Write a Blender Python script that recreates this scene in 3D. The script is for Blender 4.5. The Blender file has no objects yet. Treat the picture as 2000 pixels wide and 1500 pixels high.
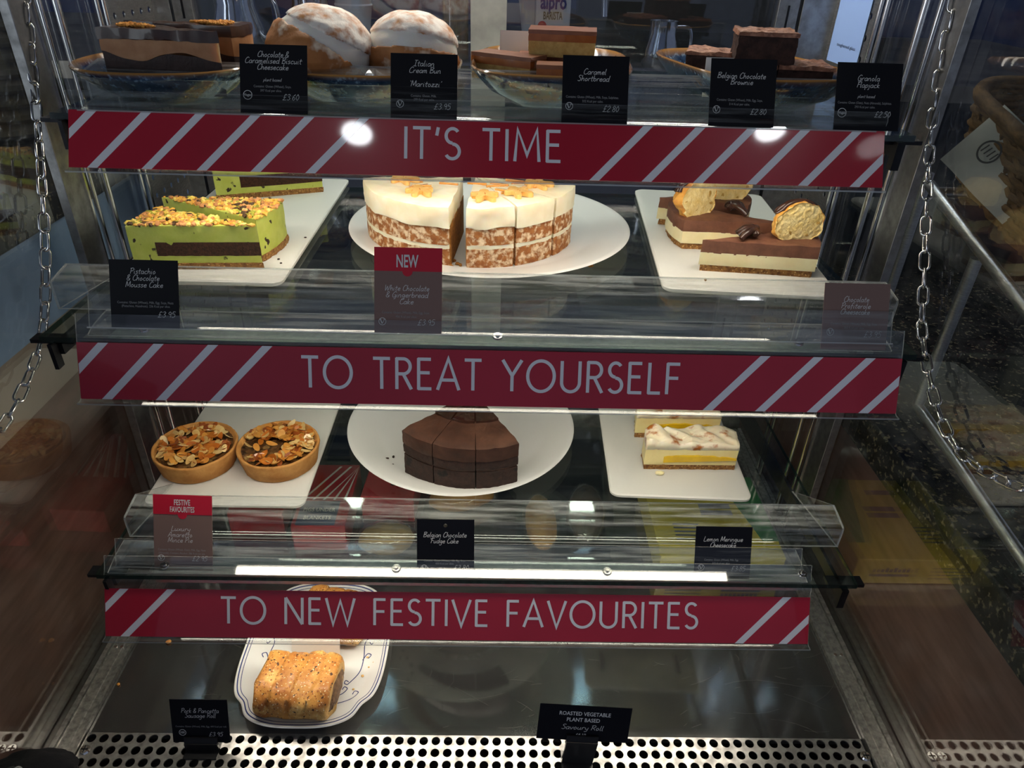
import bpy, bmesh, math, random
from mathutils import Vector, Matrix, noise as mnoise
random.seed(7)
sc = bpy.context.scene
COL = sc.collection
PI = math.pi

# ------------------------------------------------------------------ camera
FPX = 1385.0
PITCH, YAW, ROLL = math.radians(31.85), math.radians(1.44), math.radians(1.86)
CZ = 0.805                                   # camera height above the deck of the case
fw = Vector((math.sin(YAW)*math.cos(PITCH), math.cos(YAW)*math.cos(PITCH), -math.sin(PITCH)))
_rt = Vector((math.cos(YAW), -math.sin(YAW), 0)); _up = _rt.cross(fw)
rt = math.cos(ROLL)*_rt + math.sin(ROLL)*_up
up = -math.sin(ROLL)*_rt + math.cos(ROLL)*_up
cam_d = bpy.data.cameras.new('camera'); cam_d.sensor_width = 36; cam_d.sensor_fit = 'HORIZONTAL'
cam_d.lens = FPX/2000*36; cam_d.clip_start = .02
cam = bpy.data.objects.new('camera', cam_d); COL.objects.link(cam)
m = Matrix((rt, up, -fw)).transposed().to_4x4(); m.translation = (0, 0, CZ)
cam.matrix_world = m
sc.camera = cam

# ------------------------------------------------------------------ light and exposure
sc.view_settings.view_transform = 'Standard'; sc.view_settings.look = 'None'
sc.view_settings.gamma = 1; sc.view_settings.use_curve_mapping = False
sc.view_settings.exposure = 0.0
sc.cycles.transparent_max_bounces = 40
sc.cycles.max_bounces = 10; sc.cycles.glossy_bounces = 6
sc.cycles.sample_clamp_indirect = 6
wd = bpy.data.worlds.new('cafe_dusk'); sc.world = wd; wd.use_nodes = True
wd.node_tree.nodes['Background'].inputs[0].default_value = (.62, .72, 1, 1)
wd.node_tree.nodes['Background'].inputs[1].default_value = 0.25
LED_SHELF = 23.0     # emission of the led bars under the shelves
LED_TOP = 40.0       # the led bar in the canopy
SPOT = 60.0          # the cafe downlights

def area(name, loc, rot, sx, sy, power, col=(1, .93, .84)):
    d = bpy.data.lights.new(name, 'AREA'); d.shape = 'RECTANGLE'; d.size = sx; d.size_y = sy; d.energy = power; d.color = col
    o = bpy.data.objects.new(name, d); COL.objects.link(o); o.location = loc; o.rotation_euler = rot
    return o
# added fill standing in for the cafe's room light on the case fronts
area('cafe_fill_light', (-2.7, -1.3, 1.0), (math.radians(80), 0, math.radians(-62)), 2.0, 1.2, 22, (.86, .92, 1))
area('barista_fill_light', (.1, 1.95, 2.2), (0, 0, 0), 1.6, .5, 16, (.80, .88, 1))  # added weak fill to reveal the things on the barista counter

# ------------------------------------------------------------------ helpers
def S(r, g, b):
    f = lambda c: (c/255/12.92 if c <= 10 else ((c/255+.055)/1.055)**2.4)
    return (f(r), f(g), f(b), 1)
def ray(px, py): return fw + (px-1000)/FPX*rt + (750-py)/FPX*up
def at_z(px, py, z): d = ray(px, py); return Vector((0, 0, CZ)) + d*((z-CZ)/d.z)
def at_y(px, py, y): d = ray(px, py); return Vector((0, 0, CZ)) + d*(y/d.y)
def at_x(px, py, x): d = ray(px, py); return Vector((0, 0, CZ)) + d*(x/d.x)

class NT:
    def __init__(s, name):
        s.m = bpy.data.materials.new(name); s.m.use_nodes = True
        s.t = s.m.node_tree; s.t.nodes.clear()
        s.out = s.n('ShaderNodeOutputMaterial')
    def n(s, typ, **k):
        o = s.t.nodes.new(typ)
        for a, b in k.items(): setattr(o, a, b)
        return o
    def l(s, a, b): s.t.links.new(a, b)
    def coord(s, sc_=(1, 1, 1)):
        c = s.n('ShaderNodeTexCoord'); mp = s.n('ShaderNodeMapping'); mp.inputs['Scale'].default_value = sc_
        s.l(c.outputs['Object'], mp.inputs[0]); return mp.outputs[0]
    def mix(s, fac, a, b):
        x = s.n('ShaderNodeMix', data_type='RGBA')
        if isinstance(fac, float): x.inputs[0].default_value = fac
        else: s.l(fac, x.inputs[0])
        for v, i in ((a, 6), (b, 7)):
            if isinstance(v, tuple): x.inputs[i].default_value = v
            else: s.l(v, x.inputs[i])
        return x.outputs[2]
    def ramp(s, fac, lo, hi):
        r = s.n('ShaderNodeMapRange'); r.inputs[1].default_value = lo; r.inputs[2].default_value = hi
        s.l(fac, r.inputs[0]); return r.outputs[0]
    def noise(s, vec, scale, detail=4, rough=.55):
        x = s.n('ShaderNodeTexNoise'); x.inputs['Scale'].default_value = scale; x.inputs['Detail'].default_value = detail
        x.inputs['Roughness'].default_value = rough; s.l(vec, x.inputs['Vector']); return x.outputs['Fac']
    def voro(s, vec, scale, rnd=1.):
        x = s.n('ShaderNodeTexVoronoi'); x.inputs['Scale'].default_value = scale; x.inputs['Randomness'].default_value = rnd
        s.l(vec, x.inputs['Vector']); return x.outputs['Distance'], x.outputs['Color']

def M(name, col, rough=.5, metal=0., c2=None, scale=60., ramp=(.35, .65), detail=4, spots=(), bump=0., bscale=250., bdist=.002,
      coat=0., sss=0., sssr=(.01, .006, .003), stretch=(1, 1, 1), ior=1.45, rough2=None, third=None):
    t = NT(name); b = t.n('ShaderNodeBsdfPrincipled'); t.l(b.outputs[0], t.out.inputs[0])
    v = t.coord(stretch); c = col
    if c2:
        f = t.ramp(t.noise(v, scale, detail), *ramp); c = t.mix(f, col, c2)
        if rough2 is not None:
            r = t.n('ShaderNodeMapRange'); r.inputs[3].default_value = rough; r.inputs[4].default_value = rough2
            t.l(f, r.inputs[0]); t.l(r.outputs[0], b.inputs['Roughness'])
    if third:
        c = t.mix(t.ramp(t.noise(v, third[1], 3), third[2], third[3]), c, third[0])
    for sc_, thr, scol in spots:
        wn = t.n('ShaderNodeTexNoise'); wn.inputs['Scale'].default_value = sc_*1.7; t.l(v, wn.inputs['Vector'])
        wv = t.n('ShaderNodeVectorMath', operation='MULTIPLY_ADD'); t.l(wn.outputs['Color'], wv.inputs[0]); wv.inputs[1].default_value = (.9/sc_,)*3; t.l(v, wv.inputs[2])
        d, _ = t.voro(wv.outputs[0], sc_); f = t.ramp(d, thr, thr*.7); c = t.mix(f, c, scol)
    if isinstance(c, tuple): b.inputs['Base Color'].default_value = c
    else: t.l(c, b.inputs['Base Color'])
    if rough2 is None: b.inputs['Roughness'].default_value = rough
    b.inputs['Metallic'].default_value = metal; b.inputs['IOR'].default_value = ior
    b.inputs['Coat Weight'].default_value = coat; b.inputs['Coat Roughness'].default_value = .04
    if sss:
        b.inputs['Subsurface Weight'].default_value = sss; b.inputs['Subsurface Radius'].default_value = sssr
        b.inputs['Subsurface Scale'].default_value = 1.
    if bump:
        bp = t.n('ShaderNodeBump'); bp.inputs['Strength'].default_value = bump; bp.inputs['Distance'].default_value = bdist
        t.l(t.noise(v, bscale, 5, .6), bp.inputs['Height']); t.l(bp.outputs[0], b.inputs['Normal'])
    return t.m

def clear(name, tint=(1, 1, 1, 1), f0=.04, rough=.0, haze=0., hazecol=(.8, .85, .85, 1), bump=0., streak=0.):
    """thin clear sheet: what it does not mirror passes straight through"""
    t = NT(name); tr = t.n('ShaderNodeBsdfTransparent'); tr.inputs[0].default_value = tint
    g = t.n('ShaderNodeBsdfGlossy'); g.inputs['Roughness'].default_value = rough
    lw = t.n('ShaderNodeLayerWeight'); lw.inputs[0].default_value = .5
    p = t.n('ShaderNodeMath', operation='POWER'); t.l(lw.outputs['Facing'], p.inputs[0]); p.inputs[1].default_value = 5
    a = t.n('ShaderNodeMath', operation='MULTIPLY_ADD'); t.l(p.outputs[0], a.inputs[0]); a.inputs[1].default_value = 1-f0; a.inputs[2].default_value = f0
    mx = t.n('ShaderNodeMixShader'); t.l(a.outputs[0], mx.inputs[0])
    src = tr.outputs[0]
    if haze:
        d = t.n('ShaderNodeBsdfDiffuse'); d.inputs[0].default_value = hazecol
        m2 = t.n('ShaderNodeMixShader')
        if streak:
            v = t.coord((1.5, 30, 30)); f = t.ramp(t.noise(v, streak, 5, .7), .45, .85)
            q = t.n('ShaderNodeMath', operation='MULTIPLY'); t.l(f, q.inputs[0]); q.inputs[1].default_value = haze*2
            t.l(q.outputs[0], m2.inputs[0])
        else: m2.inputs[0].default_value = haze
        t.l(tr.outputs[0], m2.inputs[1]); t.l(d.outputs[0], m2.inputs[2]); src = m2.outputs[0]
    t.l(src, mx.inputs[1]); t.l(g.outputs[0], mx.inputs[2]); t.l(mx.outputs[0], t.out.inputs[0])
    return t.m

def glow(name, col, strength):
    t = NT(name); e = t.n('ShaderNodeEmission'); e.inputs[0].default_value = col; e.inputs[1].default_value = strength
    t.l(e.outputs[0], t.out.inputs[0]); return t.m

def steel(name, col=(.62, .61, .59, 1), rough=.3, stretch=(1, 1, 1), scale=120, dark=.7):
    c2 = (col[0]*dark, col[1]*dark, col[2]*dark, 1)
    return M(name, col, rough, 1., c2=c2, scale=scale, ramp=(.35, .7), stretch=stretch, rough2=rough*1.5, detail=6)

# ---- objects
def link(name, me, parent=None, loc=None, rot=None):
    o = bpy.data.objects.new(name, me); COL.objects.link(o)
    if parent: o.parent = parent
    if loc is not None: o.location = loc
    if rot is not None: o.rotation_euler = rot
    return o
def obj(name, bm, mats, parent=None, smooth=None, loc=None, rot=None, stuff=False):
    me = bpy.data.meshes.new(name)
    bmesh.ops.recalc_face_normals(bm, faces=bm.faces[:]) if smooth is not False else None
    bm.to_mesh(me); bm.free()
    for x in (mats if isinstance(mats, (list, tuple)) else [mats]): me.materials.append(x)
    if smooth:
        me.polygons.foreach_set('use_smooth', [True]*len(me.polygons)); me.set_sharp_from_angle(angle=math.radians(smooth))
    o = link(name, me, parent, loc, rot)
    if stuff: o['kind'] = 'stuff'
    return o
def tag(o, label, cat, group=None, kind=None):
    if label: o['label'] = label
    if cat: o['category'] = cat
    if group: o['group'] = group
    if kind: o['kind'] = kind
    return o
def thing(name, label, cat, loc=(0, 0, 0), rot=(0, 0, 0), group=None):
    o = bpy.data.objects.new(name, None); COL.objects.link(o); o.empty_display_size = .03
    o.location = loc; o.rotation_euler = rot
    return tag(o, label, cat, group)
def structure(name, bm, mat, label):
    o = obj(name, bm, mat); o['kind'] = 'structure'; o['label'] = label; o['category'] = name.split('_')[0]; return o
def dup_tree(o, parent=None):
    c = o.copy(); COL.objects.link(c); c.parent = parent
    for ch in o.children: dup_tree(ch, c)
    return c

# ---- shapes
def box(bm, x0, x1, y0, y1, z0, z1, mi=0, bev=0.):
    vs = [bm.verts.new(p) for p in ((x0, y0, z0), (x1, y0, z0), (x1, y1, z0), (x0, y1, z0), (x0, y0, z1), (x1, y0, z1), (x1, y1, z1), (x0, y1, z1))]
    fs = [bm.faces.new([vs[i] for i in f]) for f in ((3, 2, 1, 0), (4, 5, 6, 7), (0, 1, 5, 4), (1, 2, 6, 5), (2, 3, 7, 6), (3, 0, 4, 7))]
    for f in fs: f.material_index = mi
    if bev:
        es = list({e for f in fs for e in f.edges})
        r = bmesh.ops.bevel(bm, geom=es, offset=bev, segments=3, affect='EDGES', profile=.5)
        for f in r['faces']: f.material_index = mi
def BX(*a, **k): bm = bmesh.new(); box(bm, *a, **k); return bm
def tube(bm, pts, r, seg=8, closed=False, mi=0, cap=True):
    pts = [Vector(p) for p in pts]; n = len(pts)
    rr = r if isinstance(r, (list, tuple)) else [r]*n
    rings = []; prev = None
    for i, p in enumerate(pts):
        if closed: t = pts[(i+1) % n]-pts[i-1]
        else: t = pts[min(i+1, n-1)]-pts[max(i-1, 0)]
        t.normalize()
        if prev is None:
            a = Vector((0, 0, 1)) if abs(t.z) < .9 else Vector((1, 0, 0)); u = t.cross(a).normalized()
        else:
            u = prev-t*prev.dot(t); u = u.normalized() if u.length > 1e-6 else t.orthogonal().normalized()
        prev = u; w = t.cross(u)
        rings.append([bm.verts.new(p+rr[i]*(math.cos(2*PI*k/seg)*u+math.sin(2*PI*k/seg)*w)) for k in range(seg)])
    for i in range(n if closed else n-1):
        a, b = rings[i], rings[(i+1) % n]
        for k in range(seg):
            f = bm.faces.new((a[k], a[(k+1) % seg], b[(k+1) % seg], b[k])); f.material_index = mi
    if cap and not closed:
        bm.faces.new(rings[0][::-1]).material_index = mi; bm.faces.new(rings[-1]).material_index = mi
def TUBE(*a, **k): bm = bmesh.new(); tube(bm, *a, **k); return bm
def spline(pts, sub=5, closed=False):
    P = [Vector(p) for p in pts]; n = len(P); out = []
    for i in range(n if closed else n-1):
        g = lambda j: P[j % n] if closed else P[max(0, min(n-1, j))]
        p0, p1, p2, p3 = g(i-1), g(i), g(i+1), g(i+2)
        for k in range(sub):
            t = k/sub
            out.append(.5*((2*p1)+(p2-p0)*t+(2*p0-5*p1+4*p2-p3)*t*t+(3*p1-p0-3*p2+p3)*t**3))
    if not closed: out.append(P[-1])
    return out
def prism(bm, plan, z0, z1, mi=0, mtop=None):
    a = [bm.verts.new((x, y, z0)) for x, y in plan]; b = [bm.verts.new((x, y, z1)) for x, y in plan]; n = len(plan)
    bm.faces.new(a[::-1]).material_index = mi
    bm.faces.new(b).material_index = mi if mtop is None else mtop
    for i in range(n): bm.faces.new((a[i], a[(i+1) % n], b[(i+1) % n], b[i])).material_index = mi
def cyl(bm, x, y, z0, z1, r, r1=None, seg=24, mi=0):
    r1 = r if r1 is None else r1
    a = [bm.verts.new((x+r*math.cos(2*PI*k/seg), y+r*math.sin(2*PI*k/seg), z0)) for k in range(seg)]
    b = [bm.verts.new((x+r1*math.cos(2*PI*k/seg), y+r1*math.sin(2*PI*k/seg), z1)) for k in range(seg)]
    bm.faces.new(a[::-1]).material_index = mi; bm.faces.new(b).material_index = mi
    for k in range(seg): bm.faces.new((a[k], a[(k+1) % seg], b[(k+1) % seg], b[k])).material_index = mi
def lathe(bm, prof, outline, seg=72, mi=0):
    """prof: (scale, z) pairs; outline(theta) -> (x, y) at scale 1"""
    rings = []
    for s, z in prof:
        if s < 1e-6: rings.append([bm.verts.new((0, 0, z))])
        else:
            r = []
            for k in range(seg):
                x, y = outline(2*PI*k/seg); r.append(bm.verts.new((x*s, y*s, z)))
            rings.append(r)
    for a, b in zip(rings, rings[1:]):
        for k in range(seg):
            k2 = (k+1) % seg
            if len(a) == 1: f = bm.faces.new((a[0], b[k], b[k2]))
            elif len(b) == 1: f = bm.faces.new((a[k], a[k2], b[0]))
            else: f = bm.faces.new((a[k], a[k2], b[k2], b[k]))
            f.material_index = mi
def superell(a, b, n):
    def f(t):
        c, s = math.cos(t), math.sin(t)
        return (a*math.copysign(abs(c)**(2/n), c), b*math.copysign(abs(s)**(2/n), s))
    return f
circle = lambda r: (lambda t: (r*math.cos(t), r*math.sin(t)))
def nz(p, f=1., s=0.): return mnoise.noise(Vector((p[0]*f+s*7.3, p[1]*f+s*3.1, p[2]*f-s*5.7)))
def fbm(p, f, s=0, o=3): return sum(nz(p, f*2**k, s+k)/2**k for k in range(o))

def resample(plan, step):
    out = []
    n = len(plan)
    for i in range(n):
        a, b = Vector(plan[i]), Vector(plan[(i+1) % n]); k = max(1, int(round((b-a).length/step)))
        out += [tuple(a.lerp(b, j/k)) for j in range(k)]
    return out
def layer(plan, z0, z1, amp=.0006, fq=180, ztop=None, step=.0045, rings=7, seed=0, grow=0., mi=0, bm=None, zb=None):
    bm = bm or bmesh.new()
    P = resample(plan, step); n = len(P)
    cx = sum(p[0] for p in P)/n; cy = sum(p[1] for p in P)/n
    rows = max(1, int(round((z1-z0)/step))); grid = []
    for r in range(rows+1):
        ring = []
        for x, y in P:
            d = Vector((x-cx, y-cy)); d = d.normalized() if d.length else d
            z = z0+(z1-z0)*r/rows
            if ztop and r == rows: z += ztop(x, y)
            if zb and r == 0: z += zb(x, y)
            o = amp*fbm((x, y, z), fq, seed)+grow
            if r == rows: o -= amp*.3
            ring.append(bm.verts.new((x+d.x*o, y+d.y*o, z)))
        grid.append(ring)
    for a, b in zip(grid, grid[1:]):
        for k in range(n): bm.faces.new((a[k], a[(k+1) % n], b[(k+1) % n], b[k])).material_index = mi
    last = grid[-1]
    for r in range(1, rings+1):
        s = 1-r/rings
        if r == rings:
            c = bm.verts.new((cx, cy, z1+(ztop(cx, cy) if ztop else 0)))
            for k in range(n): bm.faces.new((last[k], last[(k+1) % n], c)).material_index = mi
        else:
            ring = []
            for x, y in P:
                X, Y = cx+(x-cx)*s, cy+(y-cy)*s
                ring.append(bm.verts.new((X, Y, z1+(ztop(X, Y) if ztop else 0)+amp*.6*fbm((X, Y, z1), fq, seed))))
            for k in range(n): bm.faces.new((last[k], last[(k+1) % n], ring[(k+1) % n], ring[k])).material_index = mi
            last = ring
    bm.faces.new(grid[0][::-1]).material_index = mi
    return bm
def blob(r, sub=4, amp=.08, fq=2., seed=0, fn=None, bm=None, c=(0, 0, 0), mi=0):
    bm = bm or bmesh.new()
    q = bmesh.ops.create_icosphere(bm, subdivisions=sub, radius=1.)['verts']
    for v in q:
        d = v.co.normalized(); k = 1+amp*fbm(d, fq, seed)
        p = Vector((d.x*r[0]*k, d.y*r[1]*k, d.z*r[2]*k))
        if fn: p = fn(p, d)
        v.co = p+Vector(c)
    if mi:
        for f in {f for v in q for f in v.link_faces}: f.material_index = mi
    return bm
def sheet(bm, prof, x0, x1, t=.002, mi=0, me=1):
    """a bent sheet: profile (y, z) drawn out from x0 to x1; cut edges take material me"""
    n = len(prof); nor = []
    for i in range(n):
        a = Vector(prof[max(i-1, 0)]); b = Vector(prof[min(i+1, n-1)]); d = (b-a).normalized(); nor.append(Vector((-d.y, d.x)))
    L = [[bm.verts.new((x, p[0]+s*nn.x*t/2, p[1]+s*nn.y*t/2)) for p, nn in zip(prof, nor)] for x in (x0, x1) for s in (-1, 1)]
    a, b, c, d = L
    for i in range(n-1):
        for q, mt in (((a[i], a[i+1], c[i+1], c[i]), mi), ((b[i+1], b[i], d[i], d[i+1]), mi), ((a[i+1], a[i], b[i], b[i+1]), me), ((c[i], c[i+1], d[i+1], d[i]), me)):
            bm.faces.new(q).material_index = mt
    bm.faces.new((a[0], c[0], d[0], b[0])).material_index = me
    bm.faces.new((c[-1], a[-1], b[-1], d[-1])).material_index = me

# ------------------------------------------------------------------ lettering
HAND = {
'a': (.5, ".42 .42 .25 .5 .08 .35 .08 .1 .2 0 .35 .1 .42 .42|.42 .45 .4 .1 .5 0"), 'b': (.5, ".08 1 .08 .05|.08 .3 .25 .5 .42 .3 .3 .02 .08 .08"),
'c': (.46, ".42 .42 .25 .5 .08 .25 .2 0 .42 .08"), 'd': (.54, ".42 .4 .2 .5 .06 .2 .2 0 .42 .2|.47 1 .42 .1 .52 0"),
'e': (.48, ".08 .22 .4 .3 .3 .5 .1 .35 .1 .1 .25 0 .44 .1"), 'f': (.4, ".44 .9 .3 1 .2 .8 .14 -.2|.02 .48 .36 .5"),
'g': (.5, ".4 .42 .22 .5 .06 .3 .18 .05 .38 .25 .42 .48|.42 .48 .38 -.25 .2 -.4 .04 -.28"), 'h': (.5, ".1 1 .08 0|.08 .25 .28 .5 .38 .35 .38 .08 .46 0"),
'i': (.26, ".1 .48 .1 .08 .2 0|.12 .72 .14 .7"), 'j': (.28, ".16 .48 .14 -.25 0 -.38|.18 .72 .2 .7"), 'k': (.46, ".1 1 .08 0|.38 .48 .1 .22 .42 0"),
'l': (.24, ".1 1 .08 .1 .2 0"), 'm': (.64, ".06 .48 .06 0|.06 .3 .2 .5 .28 .35 .28 0|.28 .3 .42 .5 .5 .35 .5 .06 .6 0"),
'n': (.5, ".06 .48 .06 0|.06 .3 .24 .5 .36 .35 .36 .06 .46 0"), 'o': (.48, ".25 .5 .08 .3 .18 0 .4 .2 .25 .5"),
'p': (.48, ".1 .48 .06 -.4|.1 .35 .28 .5 .42 .3 .26 0 .1 .08"), 'r': (.38, ".08 .48 .08 0|.08 .3 .2 .48 .36 .46"),
's': (.4, ".36 .44 .2 .5 .1 .38 .32 .16 .2 0 .04 .06"), 't': (.38, ".2 .85 .16 .1 .32 0|.02 .52 .4 .56"),
'u': (.52, ".08 .48 .08 .1 .2 0 .38 .2|.4 .48 .38 .1 .5 0"), 'v': (.42, ".04 .48 .2 0 .38 .5"), 'w': (.6, ".04 .48 .14 0 .28 .35 .4 0 .56 .5"),
'x': (.44, ".06 .48 .4 0|.4 .48 .04 0"), 'y': (.46, ".06 .48 .12 .12 .3 .15|.42 .48 .34 -.2 .16 -.4 .02 -.3"), 'z': (.46, ".06 .46 .38 .48 .06 .04 .42 .04"),
'A': (.6, "0 0 .35 1 .5 0|.12 .35 .5 .38"), 'B': (.6, ".12 1 .08 0|.02 .95 .4 1 .5 .8 .14 .52|.14 .52 .5 .42 .46 .08 .04 .02"), 'C': (.58, ".56 .85 .35 1 .1 .6 .12 .1 .35 0 .58 .15"),
'F': (.5, ".16 1 .1 0|.02 .95 .56 1|.14 .52 .46 .54"), 'G': (.6, ".56 .85 .35 1 .08 .55 .15 .05 .4 .05 .52 .4 .3 .42|.52 .4 .5 -.2 .3 -.3"),
'I': (.5, ".1 1 .52 1|.3 1 .22 0|0 0 .44 0"), 'L': (.5, ".14 1 .08 .02 .5 .04"), 'M': (.72, ".04 0 .12 1 .34 .2 .58 1 .64 0"),
'P': (.54, ".14 1 .08 0|0 .9 .36 1 .52 .75 .3 .48 .12 .48"), 'R': (.58, ".14 1 .08 0|0 .9 .36 1 .52 .75 .3 .48 .12 .48|.26 .48 .54 0"),
'S': (.5, ".46 .9 .26 1 .1 .78 .42 .35 .28 0 .02 .08"), 'W': (.78, ".04 1 .14 0 .36 .75 .5 0 .74 1"),
'&': (.58, ".5 0 .12 .7 .28 1 .4 .78 .06 .3 .2 0 .44 .1 .5 .4"), '\u00a3': (.56, ".5 .85 .32 1 .2 .75 .2 .2 .04 0 .5 .02|.06 .45 .42 .45"),
'0': (.54, ".25 1 .06 .5 .25 0 .44 .5 .25 1"), '1': (.3, ".05 .8 .2 1 .16 0"), '2': (.52, ".08 .8 .25 1 .42 .75 .06 .02 .46 .02"), '3': (.5, ".08 .9 .28 1 .4 .78 .2 .55|.2 .55 .44 .3 .26 0 .04 .1"),
'4': (.5, ".36 0 .36 1 .04 .3 .48 .3"), '5': (.5, ".44 1 .14 1 .1 .6|.1 .6 .36 .62 .42 .2 .2 0 .02 .1"), '6': (.5, ".4 1 .14 .6 .06 .2 .24 0 .42 .25 .24 .48 .08 .25"),
'7': (.46, ".04 1 .44 1 .16 0"), '8': (.5, ".25 .55 .08 .78 .25 1 .42 .78 .25 .55 .06 .25 .25 0 .44 .25 .25 .55"), '9': (.5, ".42 .75 .24 1 .08 .72 .26 .5 .42 .75|.42 .75 .36 0"),
'.': (.22, ".1 .03 .12 .0"), "'": (.2, ".14 1 .08 .8"), '`': (.2, ".06 1 .12 .8"), ' ': (.3, ""), '?': (.5, ".08 .8 .25 1 .42 .75 .22 .45 .22 .25|.22 .03 .24 0"), ':': (.2, ".1 .42 .1 .4|.1 .03 .1 0"),
}
CAPS = {   # straight, thin display capitals; arcs are marked "c cx cy rx ry a0 a1"
'I': (.16, ".08 0 .08 1"), 'T': (.62, ".02 .97 .6 .97|.31 0 .31 1"), "'": (.16, ".1 1 .05 .74"), 'M': (.92, ".06 0 .14 1 .46 .2 .78 1 .86 0"),
'E': (.56, ".08 0 .08 1|.05 .97 .5 .97|.08 .54 .46 .54|.05 .03 .52 .03"), 'O': (1.02, "c .51 .5 .46 .49 0 360"), 'R': (.62, ".08 0 .08 1|.05 .97 .3 .97|c .3 .73 .24 .24 90 -90|.32 .49 .05 .49|.3 .49 .58 0"),
'A': (.82, ".04 0 .41 1 .78 0|.18 .32 .64 .32"), 'Y': (.72, ".03 1 .36 .5 .69 1|.36 .5 .36 0"), 'U': (.78, ".08 1 .08 .32|c .39 .32 .31 .3 180 360|.7 .32 .7 1"),
'L': (.5, ".08 1 .08 0|.05 .03 .48 .03"), 'F': (.54, ".08 0 .08 1|.05 .97 .5 .97|.08 .52 .46 .52"), 'N': (.8, ".08 0 .08 1|.08 1 .72 0|.72 0 .72 1"), 'W': (1.16, ".03 1 .3 0 .58 .9 .86 0 1.13 1"),
'V': (.76, ".03 1 .38 0 .73 1"), 'S': (.56, "c .28 .745 .21 .225 35 270|c .28 .26 .23 .23 90 -150"), ' ': (.42, ""),
}
class Ink:
    """flat lettering: x to the right, y up, gathered as one mesh"""
    def __init__(s): s.v, s.f, s.k = [], [], 0
    def ribbon(s, pts, w):
        s.k += 1
        P = [Vector(p) for p in pts]
        P = [p for i, p in enumerate(P) if i == 0 or (p-P[i-1]).length > 1e-7]
        if len(P) < 2: return
        base = len(s.v); n = len(P); cl = (P[0]-P[-1]).length < 1e-6 and n > 3
        for i in range(n):
            if cl: d0 = (P[i]-P[i-1] if i else P[0]-P[-2]).normalized(); d1 = (P[i+1]-P[i] if i < n-1 else P[1]-P[0]).normalized()
            else:
                d0 = (P[i]-P[i-1]).normalized() if i else (P[1]-P[0]).normalized(); d1 = (P[i+1]-P[i]).normalized() if i < n-1 else d0
            t = d0+d1; t = t.normalized() if t.length > .2 else d1
            nn = Vector((-t.y, t.x)); k = min(2.2, 1/max(.3, nn.dot(Vector((-d0.y, d0.x)))))
            s.v += [Vector((*(P[i]+nn*w/2*k), s.k*1.2e-6)), Vector((*(P[i]-nn*w/2*k), s.k*1.2e-6))]
        for i in range(n-1): s.f.append((base+2*i, base+2*i+1, base+2*i+3, base+2*i+2))
    def strokes(s, txt, font, smooth):
        """[(points)], width at cap height 1"""
        x = 0; out = []
        for ch in txt:
            adv, d = font.get(ch, font[' '])
            for st in d.split('|'):
                if not st: continue
                if st[0] == 'c':
                    cx, cy, rx, ry, a0, a1 = map(float, st[2:].split())
                    k = 40; out.append([(x+cx+rx*math.cos(math.radians(a0+(a1-a0)*i/k)), cy+ry*math.sin(math.radians(a0+(a1-a0)*i/k))) for i in range(k+1)])
                else:
                    q = list(map(float, st.split())); p = [(x+q[i], q[i+1]) for i in range(0, len(q), 2)]
                    if smooth and len(p) > 2: p = [tuple(a) for a in spline([Vector(a) for a in p], 4)]
                    out.append(p)
            x += adv+(.13 if font is CAPS else 0)
        return out, x-(.13 if font is CAPS else 0)
    def write(s, txt, cx, y, cap, width=None, font=HAND, w=.09, slant=.22, smooth=True):
        st, L = s.strokes(txt, font, smooth)
        kx = (width/L) if width else cap
        for p in st: s.ribbon([(cx+(a-L/2)*kx+slant*b*cap, y+b*cap) for a, b in p], w*cap)
    def ring(s, cx, cy, r, w, k=28, a0=0, a1=2*PI): s.ribbon([(cx+r*math.cos(a0+(a1-a0)*i/k), cy+r*math.sin(a0+(a1-a0)*i/k)) for i in range(k+1)], w)
    def poly(s, pts): b = len(s.v); s.k += 1; s.v += [Vector((*p, s.k*1.2e-6)) for p in pts]; s.f.append(tuple(range(b, b+len(pts))))
    def type(s, txt, cx, y, cap, width=None, bold=0.):
        """upright sans text in Blender's built-in face"""
        c = bpy.data.curves.new('t', 'FONT'); c.body = txt; c.size = 1; c.resolution_u = 2; c.offset = bold
        o = bpy.data.objects.new('t', c); COL.objects.link(o)
        dg = bpy.context.evaluated_depsgraph_get(); me = bpy.data.meshes.new_from_object(o.evaluated_get(dg))
        bpy.data.objects.remove(o); bpy.data.curves.remove(c)
        if len(me.vertices):
            xs = [v.co.x for v in me.vertices]; x0, x1 = min(xs), max(xs); ky = cap/.7; kx = width/(x1-x0) if width else ky
            b = len(s.v); s.v += [Vector((cx+(v.co.x-(x0+x1)/2)*kx, y+v.co.y*ky, 0)) for v in me.vertices]
            s.f += [tuple(b+i for i in p.vertices) for p in me.polygons]
        bpy.data.meshes.remove(me)
    def build(s, name, mat, parent, y=-.0006):
        me = bpy.data.meshes.new(name); me.from_pydata([(p.x, y-p.z, p.y) for p in s.v], [], s.f); me.materials.append(mat)
        return link(name, me, parent)
    def build_flat(s, name, mat, parent, z):
        me = bpy.data.meshes.new(name); me.from_pydata([(p.x, p.y, z+p.z) for p in s.v], [], s.f); me.materials.append(mat)
        return link(name, me, parent)


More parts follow.
